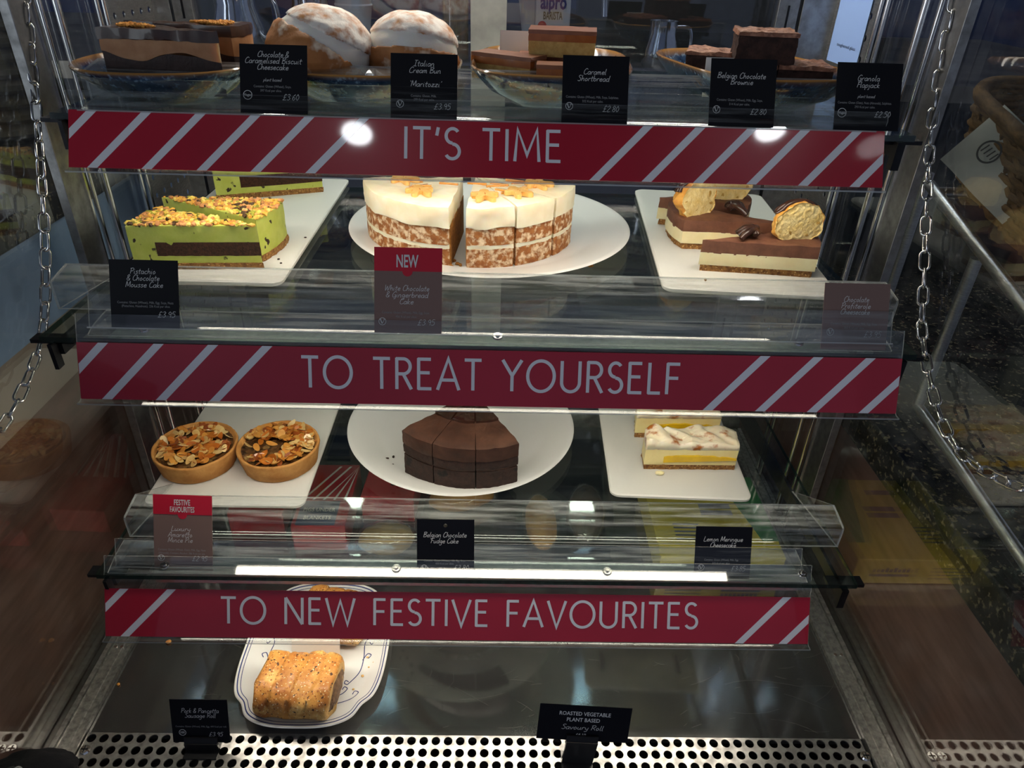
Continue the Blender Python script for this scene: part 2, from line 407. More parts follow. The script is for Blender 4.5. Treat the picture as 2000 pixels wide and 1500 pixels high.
# ------------------------------------------------------------------ materials of the place
STEEL = steel('brushed_steel', stretch=(1, 1, 6))
STEEL_D = steel('dull_steel', (.36, .355, .35, 1), .34, scale=70, dark=.6)
STEEL_B = steel('bright_steel', (.78, .77, .75, 1), .16, scale=60, dark=.8)
CHROME = steel('chrome', (.74, .73, .71, 1), .1, scale=200, dark=.85)
GALV = steel('galvanised_steel', (.50, .49, .47, 1), .34, scale=160, dark=.45)
BLACKGLASS = M('black_glass', (.23, .23, .235, 1), .05, .9, c2=(.17, .17, .175, 1), scale=9, rough2=.11)
DARKMETAL = M('dark_painted_metal', S(38, 38, 42), .35, .6, c2=S(24, 24, 28), scale=50)
GLASS = clear('shelf_glass', (.86, .92, .90, 1), .05, .0, haze=.012, streak=2.2)
SIDEGLASS = clear('side_glass', (.9, .92, .91, 1), .09, .0, haze=.014, streak=1.2)
BACKGLASS = clear('door_glass', (.72, .76, .82, 1), .07, .0, haze=.01)
EDGE_G = clear('green_glass_edge', (.10, .2, .18, 1), .08, .05, haze=.3, hazecol=(.02, .04, .036, 1))
ACRYL = clear('clear_acrylic', (.93, .94, .94, 1), .05, .03, haze=.06, streak=7.)  # faint pale streaks in the colour stand in for reflection lines
ACRYL_S = clear('acrylic_reflection_streaks', (.94, .95, .95, 1), .06, .04, haze=.17, hazecol=(.85, .88, .88, 1), streak=6.)  # stronger pale streaks painted in place of bright reflections on guards and ramps
ACRYL_E = clear('cut_acrylic_edge', (.8, .82, .82, 1), .12, .1, haze=.32, hazecol=(.8, .82, .82, 1))
LED_M = glow('led_diffuser', (1, .90, .74, 1), LED_SHELF)
LED_T = glow('canopy_led_diffuser', (1, .93, .82, 1), LED_TOP)
RED = M('banner_red', S(178, 30, 54), .3, coat=.5, c2=S(166, 26, 48), scale=6, ior=1.35)
SILVER = M('banner_silver_white', S(226, 226, 230), .35, coat=.4)
BLACKPLASTIC = M('black_plastic', (.01, .01, .012, 1), .3, coat=.3)
GRANITE = M('speckled_granite', S(52, 48, 44), .18, c2=S(22, 21, 20), scale=55, ramp=(.42, .58), detail=8, third=(S(128, 116, 92), 150, .56, .68), coat=.6)
BROWNWOOD = M('brown_laminate', S(128, 94, 82), .5, c2=S(106, 76, 66), scale=14, stretch=(1, 1, 6))
BLUEPANEL = M('slate_blue_panel', S(158, 182, 220), .45, c2=S(146, 170, 208), scale=8)
TAUPE = M('taupe_panel', S(176, 158, 146), .5, c2=S(164, 146, 134), scale=9)

XL, XR = -.508, .483            # inner faces of the two side panes
SH = [dict(n='top', z=.652, yf=.7325, st=(.7287, .658), sb=(.7010, .6080), xo=-.020),
      dict(n='middle', z=.470, yf=.6085, st=(.6017, .4705), sb=(.5810, .4180), xo=-.003),
      dict(n='bottom', z=.195, yf=.562, st=(.5597, .1775), sb=(.5340, .1280), xo=-.036)]
SX0, SX1 = -.443, .416
YB = 1.12

# ------------------------------------------------------------------ the room
structure('floor', BX(-3, 3, -3.2, 3, -.97, -.95), M('cafe_floor', S(96, 86, 78), .4, c2=S(80, 72, 66), scale=3), 'dark cafe floor under the counter')
structure('wall_back', BX(-3, 3, 2.9, 3, -.95, 2.4), M('back_wall_paint', S(40, 54, 96), .7, c2=S(32, 44, 82), scale=3), 'dark blue wall behind the barista station')
structure('ceiling', BX(-3, 3, -3.2, 3, 2.4, 2.46), M('ceiling_paint', S(70, 68, 68), .8, c2=S(62, 60, 60), scale=3), 'dark cafe ceiling')

for k, (lx, ly) in enumerate(((-0.602, -0.969), (1.104, -0.889))):
    t = thing('ceiling_downlight', ('round ceiling downlight mirrored in the top banner left of its lettering', 'round ceiling downlight mirrored in the top banner right of its lettering')[k], 'lamp', (lx, ly, 2.4), group='cafe downlights')
    b = bmesh.new(); cyl(b, 0, 0, -.05, 0, .075); obj('housing', b, DARKMETAL, t, 40)
    b = bmesh.new(); cyl(b, 0, 0, -.056, -.05, .062); obj('diffuser', b, glow('downlight_glow', (.93, .96, 1, 1), SPOT) if k == 0 else bpy.data.materials['downlight_glow'], t, 40)

# ------------------------------------------------------------------ the display case
case = thing('display_case', 'glass sided chilled cake display case with steel rails and three stepped shelves', 'display case', (0, .75, 0))
def C(bm): bmesh.ops.translate(bm, verts=bm.verts[:], vec=(0, -.75, 0)); return bm
CX0, CX1 = -.475, .45
obj('deck', C(BX(CX0, CX1, .4975, 1.14, -.012, 0, bev=.001)), BLACKGLASS, case)['label'] = 'scratched black glass deck'
obj('base', C(BX(XL-.02, XR+.02, .36, 1.2, -.5, -.075)), DARKMETAL, case)
# scratches on the deck belong to its surface
random.seed(3)
ink = Ink()
for k in range(110):
    x, y = random.uniform(-.40, .42), random.uniform(.505, .66); a = random.gauss(.15, .6); L = random.choice((.008, .015, .03, .06)); c = random.gauss(0, .35)
    ink.ribbon([(x+L*t*math.cos(a+c*t), min(.7, max(.5, y+L*t*math.sin(a+c*t)*.6))) for t in (0, .25, .5, .75, 1)], random.uniform(.0001, .00025))
me = ink.build_flat('scratch', M('scratch_grey', S(84, 84, 82), .5), case, .0004); me.location = (0, -.75, 0); me['kind'] = 'stuff'
for s, (a, b_) in enumerate(((XL, CX0), (CX1, XR))):
    b = bmesh.new(); x0, x1 = a, b_
    w = x1-x0
    prof = [(0, .004), (.18*w, .004), (.18*w, 0), (.28*w, 0), (.28*w, .003), (.62*w, .003), (.64*w, .0015), (.9*w, .0015), (.9*w, .006), (w, .006), (w, -.012), (0, -.012)]
    if s: prof = [(w-p[0], p[1]) for p in prof][::-1]
    for y in (0,):
        A = [b.verts.new((x0+p[0], .36, p[1])) for p in prof]; B2 = [b.verts.new((x0+p[0], 1.14, p[1])) for p in prof]; n = len(prof)
        b.faces.new(A[::-1]); b.faces.new(B2)
        for i in range(n): b.faces.new((A[i], A[(i+1) % n], B2[(i+1) % n], B2[i]))
    r = obj('floor_rail', C(b), GALV, case)
    b = bmesh.new()
    for q in range(2): cyl(b, (x0+x1)/2-.004+.008*q, .615-.75, .002, .0042, .0022, seg=10)
    obj('rivet', b, STEEL_B, r)
for s in (0, 1):
    x = XL if s == 0 else XR
    o = obj('side_pane', C(BX(x-(.006 if s == 0 else 0), x+(.006 if s else 0), .34, 1.14, -.01, 1.02)), SIDEGLASS, case); o['label'] = 'clear side pane'
    e = -1 if s else 1
    # dark steel upright with bright edge, and thin bright rods behind it
    b = bmesh.new(); xa, xb = sorted((x+e*.001, x+e*.012)); box(b, xa, xb, .808, .846, .006, 1.02, bev=.0008)
    for k in range(60): cyl(b, 0, 0, 0, .0001, .0001, seg=3) if False else None
    u = obj('upright', C(b), STEEL_D, case)
    b = bmesh.new(); xa, xb = sorted((x+e*.012, x+e*.0145)); box(b, xa, xb, .8455, .849, .006, 1.02); obj('bright_edge', C(b), STEEL_B, u)
    for yy, rr in ((.872, .0028), (.905, .0042), (.995, .003), (1.012, .003)):
        obj('shelf_standard', C(TUBE([(x+e*.006, yy, .006), (x+e*.006, yy, 1.02)], rr, 10)), STEEL_B, case, 60)
    # perforated plate at the back of the side
    b = bmesh.new(); hx = x+e*.004
    nu, nv = 5, 34; ps = .026; y0 = 1.02
    def hole_plate(b, P, nu, nv, ps, r, seg=12):
        """P(u, v) -> point; square cells with a round hole"""
        for i in range(nu):
            for j in range(nv):
                cu, cv = (i+.5)*ps, (j+.5)*ps; out = []
                for k in range(seg):
                    a = 2*PI*k/seg+PI/4; c, s_ = math.cos(a), math.sin(a); q = max(abs(c), abs(s_)); out.append((cu+c/q*ps/2, cv+s_/q*ps/2))
                O = [b.verts.new(P(*p)) for p in out]; I = [b.verts.new(P(cu+r*math.cos(2*PI*k/seg+PI/4), cv+r*math.sin(2*PI*k/seg+PI/4))) for k in range(seg)]
                for k in range(seg): b.faces.new((O[k], O[(k+1) % seg], I[(k+1) % seg], I[k]))
    hole_plate(b, lambda u_, v_: (hx, y0+u_, .1+v_), nu, nv, ps, .0042)
    bmesh.ops.remove_doubles(b, verts=b.verts[:], dist=1e-5)
    g = bmesh.ops.extrude_face_region(b, geom=b.faces[:]); bmesh.ops.translate(b, verts=[v for v in g['geom'] if isinstance(v, bmesh.types.BMVert)], vec=(e*.0015, 0, 0))
    pp = obj('perforated_plate', C(b), STEEL, case); pp['label'] = 'perforated steel plate'
    if s == 1:
        st = BX(x-.0072, x-.0066, 1.035, 1.135, .672, .80); so = obj('notice_sticker', C(st), M('pale_blue_sticker', S(150, 180, 235), .5), pp); so['label'] = 'pale blue safety sticker'
        i2 = Ink(); i2.type('toughened glass', 0, 0, .0042, .062)
        me = bpy.data.meshes.new('lettering'); me.from_pydata([(x-.0076, 1.08-p.x-.75, .694+p.y) for p in i2.v], [], i2.f); me.materials.append(M('navy_ink', S(20, 26, 60), .6)); link('lettering', me, so)
# canopy out of the frame with the top led, and the sliding doors at the back
obj('canopy', C(BX(XL-.006, XR+.006, .70, 1.2, 1.02, 1.05)), STEEL_D, case)
cl = obj('canopy_light', C(BX(-.40, .36, 1.06, 1.10, 1.004, 1.02)), STEEL_D, case)
obj('led_diffuser', C(BX(-.39, .35, 1.062, 1.098, .999, 1.004)), LED_T, cl)
d_ = obj('back_door', C(BX(-.44, .41, 1.156, 1.160, .03, 1.02)), BACKGLASS, case); d_['label'] = 'dark sliding glass door'
for (a, c2) in ((-.508, -.478), (-.474, -.446), (.395, .425), (.43, .483)):
    df = obj('door_frame', C(BX(a, c2, 1.15, 1.17, -.01, 1.02, bev=.001)), STEEL_D, case)
    if c2 in (-.446, .425):
        for q in range(9): obj('slot', C(BX((a+c2)/2-.0015, (a+c2)/2+.0015, 1.1494, 1.1502, .1+.1*q, .14+.1*q)), DARKMETAL, df)
obj('centre_stile', C(BX(-.048, .004, 1.146, 1.168, -.01, 1.02, bev=.001)), M('satin_grey_stile', S(176, 176, 170), .45, .3, c2=S(150, 150, 146), scale=25), case)['label'] = 'pale grey centre stile'
obj('lower_door_rail', C(BX(-.478, .43, 1.14, 1.18, -.012, .03)), STEEL_D, case)
# the perforated air grille along the front edge, with the dark duct below it
b = bmesh.new(); PS = .01437
hole_plate(b, lambda u_, v_: (-.4735+u_, .497-v_, 0), 64, 8, PS, .0052, 16)
bmesh.ops.remove_doubles(b, verts=b.verts[:], dist=1e-5)
g = bmesh.ops.extrude_face_region(b, geom=b.faces[:]); bmesh.ops.translate(b, verts=[v for v in g['geom'] if isinstance(v, bmesh.types.BMVert)], vec=(0, 0, .0016))
gr = obj('air_grille', C(b), steel('grille_steel', (.42, .41, .40, 1), .30, scale=90, dark=.5), case); gr['label'] = 'perforated steel air grille'
obj('duct', C(BX(-.475, .45, .36, .5, -.075, -.055)), M('duct_grey', S(70, 70, 66), .5, .3, c2=S(30, 30, 30), scale=18, stretch=(.4, 6, 1)), case)
for x in (-.4665, .4435):
    b = bmesh.new(); cyl(b, 0, 0, 0, .0022, .0062, .005); s_ = obj('screw', b, CHROME, gr, 40, loc=(x, .497-1.5*PS-.75, .0016))
    b = bmesh.new(); box(b, -.004, .004, -.0007, .0007, .0021, .0026); box(b, -.0007, .0007, -.004, .004, .0021, .0026); obj('slot', b, DARKMETAL, s_)

# ------------------------------------------------------------------ shelves, guards, ticket holders and banners
def stripes(mesh_b, W, H, starts, dx, w, mi):
    for s in starts:
        q = [(s, 0), (s+w, 0), (s+w+dx, H), (s+dx, H)]
        def clip(poly, x, keep):
            out = []
            for i in range(len(poly)):
                a, c = poly[i-1], poly[i]; ia, ic = keep(a[0]), keep(c[0])
                if ia != ic: t = (x-a[0])/(c[0]-a[0]); out.append((x, a[1]+t*(c[1]-a[1])))
                if ic: out.append(c)
            return out
        q = clip(q, .0006, lambda v: v >= .0006); q = clip(q, W-.0006, lambda v: v <= W-.0006)
        if len(q) > 2: mesh_b.faces.new([mesh_b.verts.new((x, -.0009, y)) for x, y in q]).material_index = mi
BW, BH = .80, .0552
U = BW/1593
BAN = [dict(txt="IT\u2019S TIME".replace('\u2019', "'"), c=(780+1090)/2-135, w=310, st=[-70, 35, 139, 245, 349, 455, 1010, 1113, 1215, 1321, 1424, 1527], lab='red striped banner reading IT\u2019S TIME on the top shelf'),
       dict(txt='TO TREAT YOURSELF', c=(957-155)*.988, w=745*.988, st=[-65, 40, 143, 246, 1208, 1312, 1415, 1518], lab='red striped banner reading TO TREAT YOURSELF on the middle shelf'),
       dict(txt='TO NEW FESTIVE FAVOURITES', c=(895-206)*1.157, w=934*1.157, st=[-72, 33, 1424, 1525], lab='red striped banner reading TO NEW FESTIVE FAVOURITES on the bottom shelf')]
where = ('top', 'middle', 'bottom')
for k, s in enumerate(SH):
    z, yf = s['z'], s['yf']
    t = thing('glass_shelf', 'clear glass %s shelf carrying %s' % (where[k], ('the blue glazed plates and bowls', 'the pistachio, gingerbread and profiterole cakes', 'the mince pies, fudge cake and lemon cheesecakes')[k]), 'shelf', (0, yf, z), group='glass shelves of the cake case')
    b = bmesh.new(); box(b, SX0, SX1, 0, YB-yf, -.006, 0)
    b.normal_update()
    for f in b.faces:
        if abs(f.normal.z) < .5: f.material_index = 1
    obj('glass_panel', b, [GLASS, EDGE_G], t)
    for e, x in ((-1, SX0+.012), (1, SX1-.018)):
        b = bmesh.new()
        pts = [(.006, -.0065), (YB-yf, -.0065), (YB-yf, -.05), (.06, -.022), (.006, -.022)]
        A = [b.verts.new((x, p[0], p[1])) for p in pts]; B2 = [b.verts.new((x+.004, p[0], p[1])) for p in pts]
        b.faces.new(A[::-1]); b.faces.new(B2)
        for i in range(5): b.faces.new((A[i], A[(i+1) % 5], B2[(i+1) % 5], B2[i]))
        xa, xb = (x-.012, x+.03) if e > 0 else (x-.026, x+.016)
        box(b, xa, xb, .006, .02, -.0105, -.0065)
        box(b, x-.004 if e < 0 else x, x if e < 0 else x+.008, -.004, .006, -.034, -.0065)
        obj('bracket', b, DARKMETAL, t)
    b = BX(-.385, .355, .012, .036, -.014, -.0065); box(b, -.385, .355, .0095, .012, -.021, -.0065); l = obj('led_bar', b, STEEL, t)  # front lip added to shield the diffuser's glow from view
    obj('led_diffuser', BX(-.38, .35, .013, .033, -.018, -.014), LED_M, l)
    # bent acrylic guard behind the tickets
    g = thing('acrylic_guard', 'bent clear acrylic guard along the front of the %s glass shelf' % where[k], 'guard', (0, yf, z), group='clear acrylic guards')
    b = bmesh.new(); x0, x1 = SX0+(-.012 if k == 1 else .012), SX1-.0
    sheet(b, [(.060, .001), (.060, .028), (.062, .0305), (.068, .0315), (.094, .036)], x0, x1, .0022)
    obj('panel', b, [ACRYL_S, ACRYL_E], g)
    for e, x in ((0, x0), (1, x1)):
        b = bmesh.new(); q = [(x, .060, .001), (x, .060, .030), (x, .095, .036), (x+(.02 if e == 0 else -.02), .16, .002)]
        vs = [b.verts.new(p) for p in q]; vt = [b.verts.new((p[0]+(.002 if e == 0 else -.002), p[1], p[2])) for p in q]
        b.faces.new(vs); b.faces.new(vt[::-1])
        for i in range(4): b.faces.new((vs[i], vs[(i+1) % 4], vt[(i+1) % 4], vt[i])).material_index = 1
        obj('end_cheek', b, [ACRYL, ACRYL_E], g)
    # ticket holder: lip under the banner, back plate, front fin, sloping ramp and rear fin
    X0 = s['xo']-BW/2; X1 = s['xo']+BW/2; (yt, zt), (yb, zb) = s['st'], s['sb']
    h = thing('ticket_holder', 'clear acrylic ticket holder clipped to the front of the %s shelf' % where[k], 'ticket holder', (0, yt, zt), group='clear ticket holders')
    R = lambda y, z_: (y-yt, z_-zt)
    tl = Vector((math.sin(math.radians(25)), math.cos(math.radians(25))))          # the slot leans back like the tickets
    SB = Vector(((yt-.001, zt-.002), (yt+.0097, zt+.0102), (yt+.0155, zt+.0185))[k])
    nrm = Vector((-tl.y, tl.x)); fa = SB+nrm*.0022; ra = SB-nrm*.0022
    b = bmesh.new()
    fr = [R(yb-.007, zb-.0022), R(yb-.0005, zb-.0024), R(yb+.0035, zb+.001), R(yt+.0028, zt-.0005)]
    if k == 2: fr += [R(yt+.004, zt+.006)]
    fr += [R(*(fa+tl*q)) for q in ((.009, .018) if k == 0 else (.001, .006, .0125))]
    sheet(b, fr, X0-.0015, X1+.0015, .0016)
    obj('front_fin', b, [ACRYL, ACRYL_E], h)
    b = bmesh.new()
    rp = ([(.003, .0012), (.006, .0024), (.012, .0042), (.020, .0058), (.030, .0070), (.045, .0080)], [(.003, .0012), (.0055, .0026), (.010, .0042), (.018, .0058), (.030, .0070), (.046, .0082)], [(.002, .0010), (.008, .0026), (.016, .0048), (.024, .0066), (.032, .0074), (.046, .0082)])[k]
    sheet(b, [R(yf+a, z+c) for a, c in rp], X0+.006, X1-.006, .0016)
    obj('ramp', b, [ACRYL_S, ACRYL_E], h, 60)
    b = bmesh.new(); sheet(b, [R(*(fa-tl*.0005))]+[R(*(ra-tl*.0005)), R(*(ra+tl*.008)), R(*(ra+tl*.031))], X0+.009, X1-.009, .0014)
    obj('rear_fin', b, [ACRYL, ACRYL_E], h)
    if k:
        for x in ((-.37, -.11, .13, .355) if k == 2 else (-.345, .0, .30)):
            b = bmesh.new(); cyl(b, 0, 0, 0, .0018, .0052, .0046); cyl(b, 0, 0, .0018, .0034, .0026, .002, 12)
            obj('screw', b, CHROME, h, 40, loc=(x, yf+.0115-yt, z+.0042-zt), rot=(math.radians(12), 0, 0))
    # banner
    ty = math.atan2(yt-yb, zt-zb)
    bn = thing('banner', BAN[k]['lab'], 'banner', (X0, yb-.0002, zb), (-ty, 0, 0), group='red banners')
    b = bmesh.new(); box(b, 0, BW, -.0008, 0, 0, BH)
    stripes(b, BW, BH, [v*U for v in BAN[k]['st']], 106*U, 19.5*U, 1)
    obj('printed_strip', b, [RED, SILVER], bn, smooth=False)
    i2 = Ink(); i2.write(BAN[k]['txt'], BAN[k]['c']*U, .30*BH if k != 1 else .28*BH, .56*BH, BAN[k]['w']*U, CAPS, .103, 0, False)
    i2.build('lettering', SILVER, bn, -.0010)

# ------------------------------------------------------------------ chains
def chain(pts, label):
    path = spline(pts, 24); t = thing('chain', label, 'chain', path[0], group='hanging steel chains')
    b = bmesh.new(); L, Wd, r = .0245, .0125, .00145
    st = [(math.copysign(L/2-Wd/2, 1)+(Wd/2-r)*math.sin(a), (Wd/2-r)*math.cos(a), 0) for a in [PI*i/7 for i in range(8)]]
    st += [(-(L/2-Wd/2)-(Wd/2-r)*math.sin(a), -(Wd/2-r)*math.cos(a), 0) for a in [PI*i/7 for i in range(8)]]
    tube(b, st, r, 8, True)
    o0 = obj('chain_link', b, CHROME, None, 60); me = o0.data; bpy.data.objects.remove(o0)
    pitch = L-4*r+.0006; acc = 0; nxt = 0; n = 0
    for a, c in zip(path, path[1:]):
        d = (c-a).length
        while nxt <= acc+d and d > 0:
            p = a.lerp(c, (nxt-acc)/d); u = (c-a).normalized()
            side = Vector((0, 1, 0)) if n % 2 == 0 else Vector((1, 0, 0))
            ang = random.uniform(-.35, .35); side = (side-u*side.dot(u)).normalized()
            side = Matrix.Rotation(ang+.5, 3, u) @ side; w = u.cross(side)
            o = link('chain_link', me, t); o.matrix_local = Matrix((u, side, w)).transposed().to_4x4(); o.location = p-path[0]
            nxt += pitch; n += 1
        acc += d
    return t
random.seed(5)
CLX, CRX = -.496, .471
chain([(CLX, .86, .90), (CLX, .845, .79), (CLX, .837, .741), (CLX, .797, .633), (CLX, .739, .506), (CLX, .693, .435), (CLX, .649, .403), (CLX, .581, .378), (CLX, .50, .385), (CLX, .42, .43)], 'steel chain sagging beside the left glass pane')
chain([(CRX, .86, .90), (CRX, .846, .82), (CRX, .839, .767), (CRX, .807, .651), (CRX, .727, .504), (CRX, .691, .446), (CRX, .624, .395), (CRX, .564, .380), (CRX, .482, .406), (CRX, .42, .45)], 'steel chain sagging beside the right glass pane')

# ------------------------------------------------------------------ plates and trays
MELAMINE = M('white_melamine', S(236, 235, 230), .32, c2=S(226, 225, 220), scale=14, stretch=(1, .4, 1), ramp=(.5, .75))
CERAMIC = M('white_ceramic', S(240, 240, 240), .12, coat=.6)
def translucent(mat, w):
    """thin whiteware lets some light through to its underside"""
    nt = mat.node_tree; out = next(n for n in nt.nodes if n.type == 'OUTPUT_MATERIAL'); src = out.inputs[0].links[0].from_socket
    tr = nt.nodes.new('ShaderNodeBsdfTranslucent'); tr.inputs[0].default_value = S(236, 236, 226); mx = nt.nodes.new('ShaderNodeMixShader'); mx.inputs[0].default_value = w
    nt.links.new(src, mx.inputs[1]); nt.links.new(tr.outputs[0], mx.inputs[2]); nt.links.new(mx.outputs[0], out.inputs[0])
translucent(CERAMIC, .3); translucent(MELAMINE, .3)
def rounded(x0, x1, y0, y1, r, k=6):
    out = []
    for cx, cy, a0 in ((x1-r, y0+r, -90), (x1-r, y1-r, 0), (x0+r, y1-r, 90), (x0+r, y0+r, 180)):
        out += [(cx+r*math.cos(math.radians(a0+90*i/k)), cy+r*math.sin(math.radians(a0+90*i/k))) for i in range(k+1)]
    return out
def tray(label, cx, y0, w, d, z, rz, tuck=.012):
    t = thing('serving_tray', label, 'tray', (cx, y0, z), (0, 0, rz), 'white serving trays')
    b = bmesh.new(); P = rounded(-w/2, w/2, 0, d, tuck); Q = rounded(-w/2+.002, w/2-.002, .002, d-.002, tuck)
    rings = [[b.verts.new((x, y, zz)) for x, y in pl] for pl, zz in ((Q, .0016), (P, .0036), (P, .0066), (Q, .008))]; n = len(P)
    for r1, r2 in zip(rings, rings[1:]):
        for i in range(n): b.faces.new((r1[i], r1[(i+1) % n], r2[(i+1) % n], r2[i]))
    b.faces.new(rings[0][::-1]); b.faces.new(rings[-1]); obj('board', b, MELAMINE, t, 30)
    for sx in (-1, 1):
        for yy in (.05, d-.05): obj('foot', BX(sx*(w/2-.03)-.004, sx*(w/2-.03)+.004, yy-.018, yy+.018, 0, .0017), BLACKPLASTIC, t)
    return t
zM, zB, zT = SH[1]['z'], SH[2]['z'], SH[0]['z']
tray('white tray under the pistachio mousse slices on the middle shelf', -.337, .731, .19, .41, zM, 0)
tray('white tray under the profiterole slices on the middle shelf', .2862, .733, .199, .385, zM, math.radians(-4))
tray('white tray under the two mince pies on the bottom shelf', -.338, .672, .199, .385, zB, 0)
tray('white tray under the lemon cheesecake slices on the bottom shelf', .242, .70, .184, .37, zB, math.radians(-2))
def round_plate(label, cx, cy, z, r, h):
    t = thing('round_plate', label, 'plate', (cx, cy, z), group='round white plates')
    b = bmesh.new(); lathe(b, [(0, .002), (.52, .002), (.54, 0), (.6, 0), (.64, .0025), (.84, h*.55), (.985, h-.003), (1, h-.0012), (.985, h), (.955, h-.0015), (.84, h*.55+.004), (.76, .0072), (.70, .006), (0, .006)], circle(r), 96)
    obj('dish', b, CERAMIC, t, 50); return t
round_plate('round white plate under the gingerbread cake', -.013, .927, zM, .187, .016)
round_plate('round white plate under the chocolate fudge cake', -.050, .847, zB, .163, .018)
# the oval platter with the blue line and scrolls
PCX, PCY = -.229, .607
def scallop(t):
    x, y = superell(.0935, .112, 2.9)(t); a = (math.degrees(t) % 360)
    k = 1
    for c_, wdt, amp in ((222, 9, -.045), (318, 9, -.045), (42, 9, -.045), (138, 9, -.045)): k += amp*math.exp(-((a-c_)/wdt)**2)
    return x*k, y*k
t = thing('oval_platter', 'white scalloped platter with thin blue line and scroll ornament on the case deck', 'plate', (PCX, PCY, 0))
b = bmesh.new(); H_ = .017
lathe(b, [(0, .002), (.55, .002), (.57, 0), (.62, 0), (.66, .003), (.9, H_*.6), (.99, H_-.003), (1, H_-.0012), (.99, H_), (.965, H_-.0012), (.90, H_*.62+.003), (.80, .0078), (.74, .006), (0, .006)], scallop, 144)
obj('dish', b, CERAMIC, t, 50)
BLUEINK = M('cobalt_glaze', S(58, 70, 122), .2, coat=.5)
def zdish(s):
    P_ = [(0, .006), (.74, .006), (.80, .0078), (.90, H_*.62+.003), (.965, H_-.0012), (.99, H_)]
    for (a, za), (c, zc) in zip(P_, P_[1:]):
        if a <= s <= c: return za+(zc-za)*(s-a)/(c-a)
    return H_
b = bmesh.new()
for s0, w_ in ((.962, .007), (.925, .004)):
    A = [b.verts.new((*[v*(s0-w_) for v in scallop(2*PI*k/144)], zdish(s0-w_)+.0004)) for k in range(144)]; B2 = [b.verts.new((*[v*(s0+w_) for v in scallop(2*PI*k/144)], zdish(s0+w_)+.0004)) for k in range(144)]
    for k in range(144): b.faces.new((A[k], A[(k+1) % 144], B2[(k+1) % 144], B2[k]))
obj('blue_line', b, BLUEINK, t)
i2 = Ink()
def curl(x, y, pts, w=.0011): i2.ribbon([tuple(p) for p in spline([Vector((x+a*.001, y+.045+c*.001)) for a, c in pts], 6)], w)
def both(fn):
    fn(1); fn(-1)
both(lambda s: curl(0, 0, [(s*48, -92), (s*60, -74), (s*62, -52), (s*60, -30), (s*66, -20), (s*72, -25), (s*69, -31), (s*66, -28)]))
both(lambda s: curl(0, 0, [(s*48, -92), (s*44, -90), (s*45, -86), (s*49, -88)]))
both(lambda s: curl(0, 0, [(s*61, -56), (s*66, -46), (s*71, -48), (s*68, -53)]))
both(lambda s: curl(0, 0, [(s*25, -124), (s*40, -118), (s*58, -112), (s*64, -104), (s*59, -101), (s*57, -106)]))
both(lambda s: curl(0, 0, [(s*28, -108), (s*42, -106), (s*49, -98), (s*45, -95), (s*43, -99)]))
both(lambda s: curl(0, 0, [(s*30, -121), (s*37, -128), (s*33, -131), (s*30, -128)], .0016))
for k in range(9): a = PI+PI*k/8; i2.poly([(.012*math.cos(a)+.005*math.cos(a+c_), -.083+.006*math.sin(a)+.003*math.sin(a+c_)) for c_ in [2*PI*q/8 for q in range(8)]])
o = i2.build_flat('scroll_ornament', BLUEINK, t, 0)
for v in o.data.vertices:
    a = math.atan2(v.co.y/.112, v.co.x/.0935); x, y = scallop(a); v.co.z = zdish(min(1, math.hypot(v.co.x, v.co.y)/max(1e-6, math.hypot(x, y))))+.0005
# blue glazed plates of the top shelf
def glaze():
    t = NT('reactive_blue_glaze'); bs = t.n('ShaderNodeBsdfPrincipled'); t.l(bs.outputs[0], t.out.inputs[0])
    v = t.coord(); f = t.ramp(t.noise(v, 38, 6, .65), .35, .65); c = t.mix(f, S(18, 32, 62), S(58, 84, 112))
    c = t.mix(t.ramp(t.noise(t.coord((1, 1, .35)), 210, 3), .56, .72), c, S(120, 150, 176))
    at = t.n('ShaderNodeAttribute', attribute_name='rim'); f2 = t.ramp(at.outputs['Fac'], .25, 1.); c = t.mix(f2, c, S(146, 106, 58))
    t.l(c, bs.inputs['Base Color']); bs.inputs['Roughness'].default_value = .12; bs.inputs['Coat Weight'].default_value = .7
    return t.m
GLAZE = glaze()
def blue_plate(name, label, cx, cy, a, b_, h, n=2.6, rz=0., flare=.55, fl=.007):
    t = thing(name, label, 'plate', (cx, cy, zT), (0, 0, rz), 'blue glazed plates')
    b = bmesh.new(); pr = [(0, .003), (flare-.06, .003), (flare-.04, 0), (flare, 0), (flare+.03, .003), (.80, h*.42), (.93, h*.76), (.995, h-.002), (1, h), (.985, h+.0012), (.965, h), (.91, h*.77), (.80, max(h*.42, fl)+.0035), (flare+.10, fl+.0015), (flare, fl), (0, fl)]
    lathe(b, pr, superell(a, b_, n), 112)
    o = obj('dish', b, GLAZE, t, 50); at = o.data.attributes.new('rim', 'FLOAT', 'POINT')
    for i, v in enumerate(o.data.vertices): at.data[i].value = max(0, min(1, (v.co.z-h*.9)/(h*.1)))
    return t
blue_plate('round_plate', 'blue glazed round plate under the chocolate biscuit cheesecake slices', -.356, .835, .094, .098, .036, 2.3)
blue_plate('round_plate', 'blue glazed plate under the two cream buns', -.152, .862, .106, .108, .037, 2.6)
blue_plate('square_bowl', 'blue glazed square bowl holding the caramel shortbread', .056, .885, .089, .125, .041, 3.4, math.radians(-4), .5, .018)
blue_plate('square_bowl', 'blue glazed square bowl holding the chocolate brownies', .285, .890, .088, .128, .043, 3.2, math.radians(13), .5, .018)

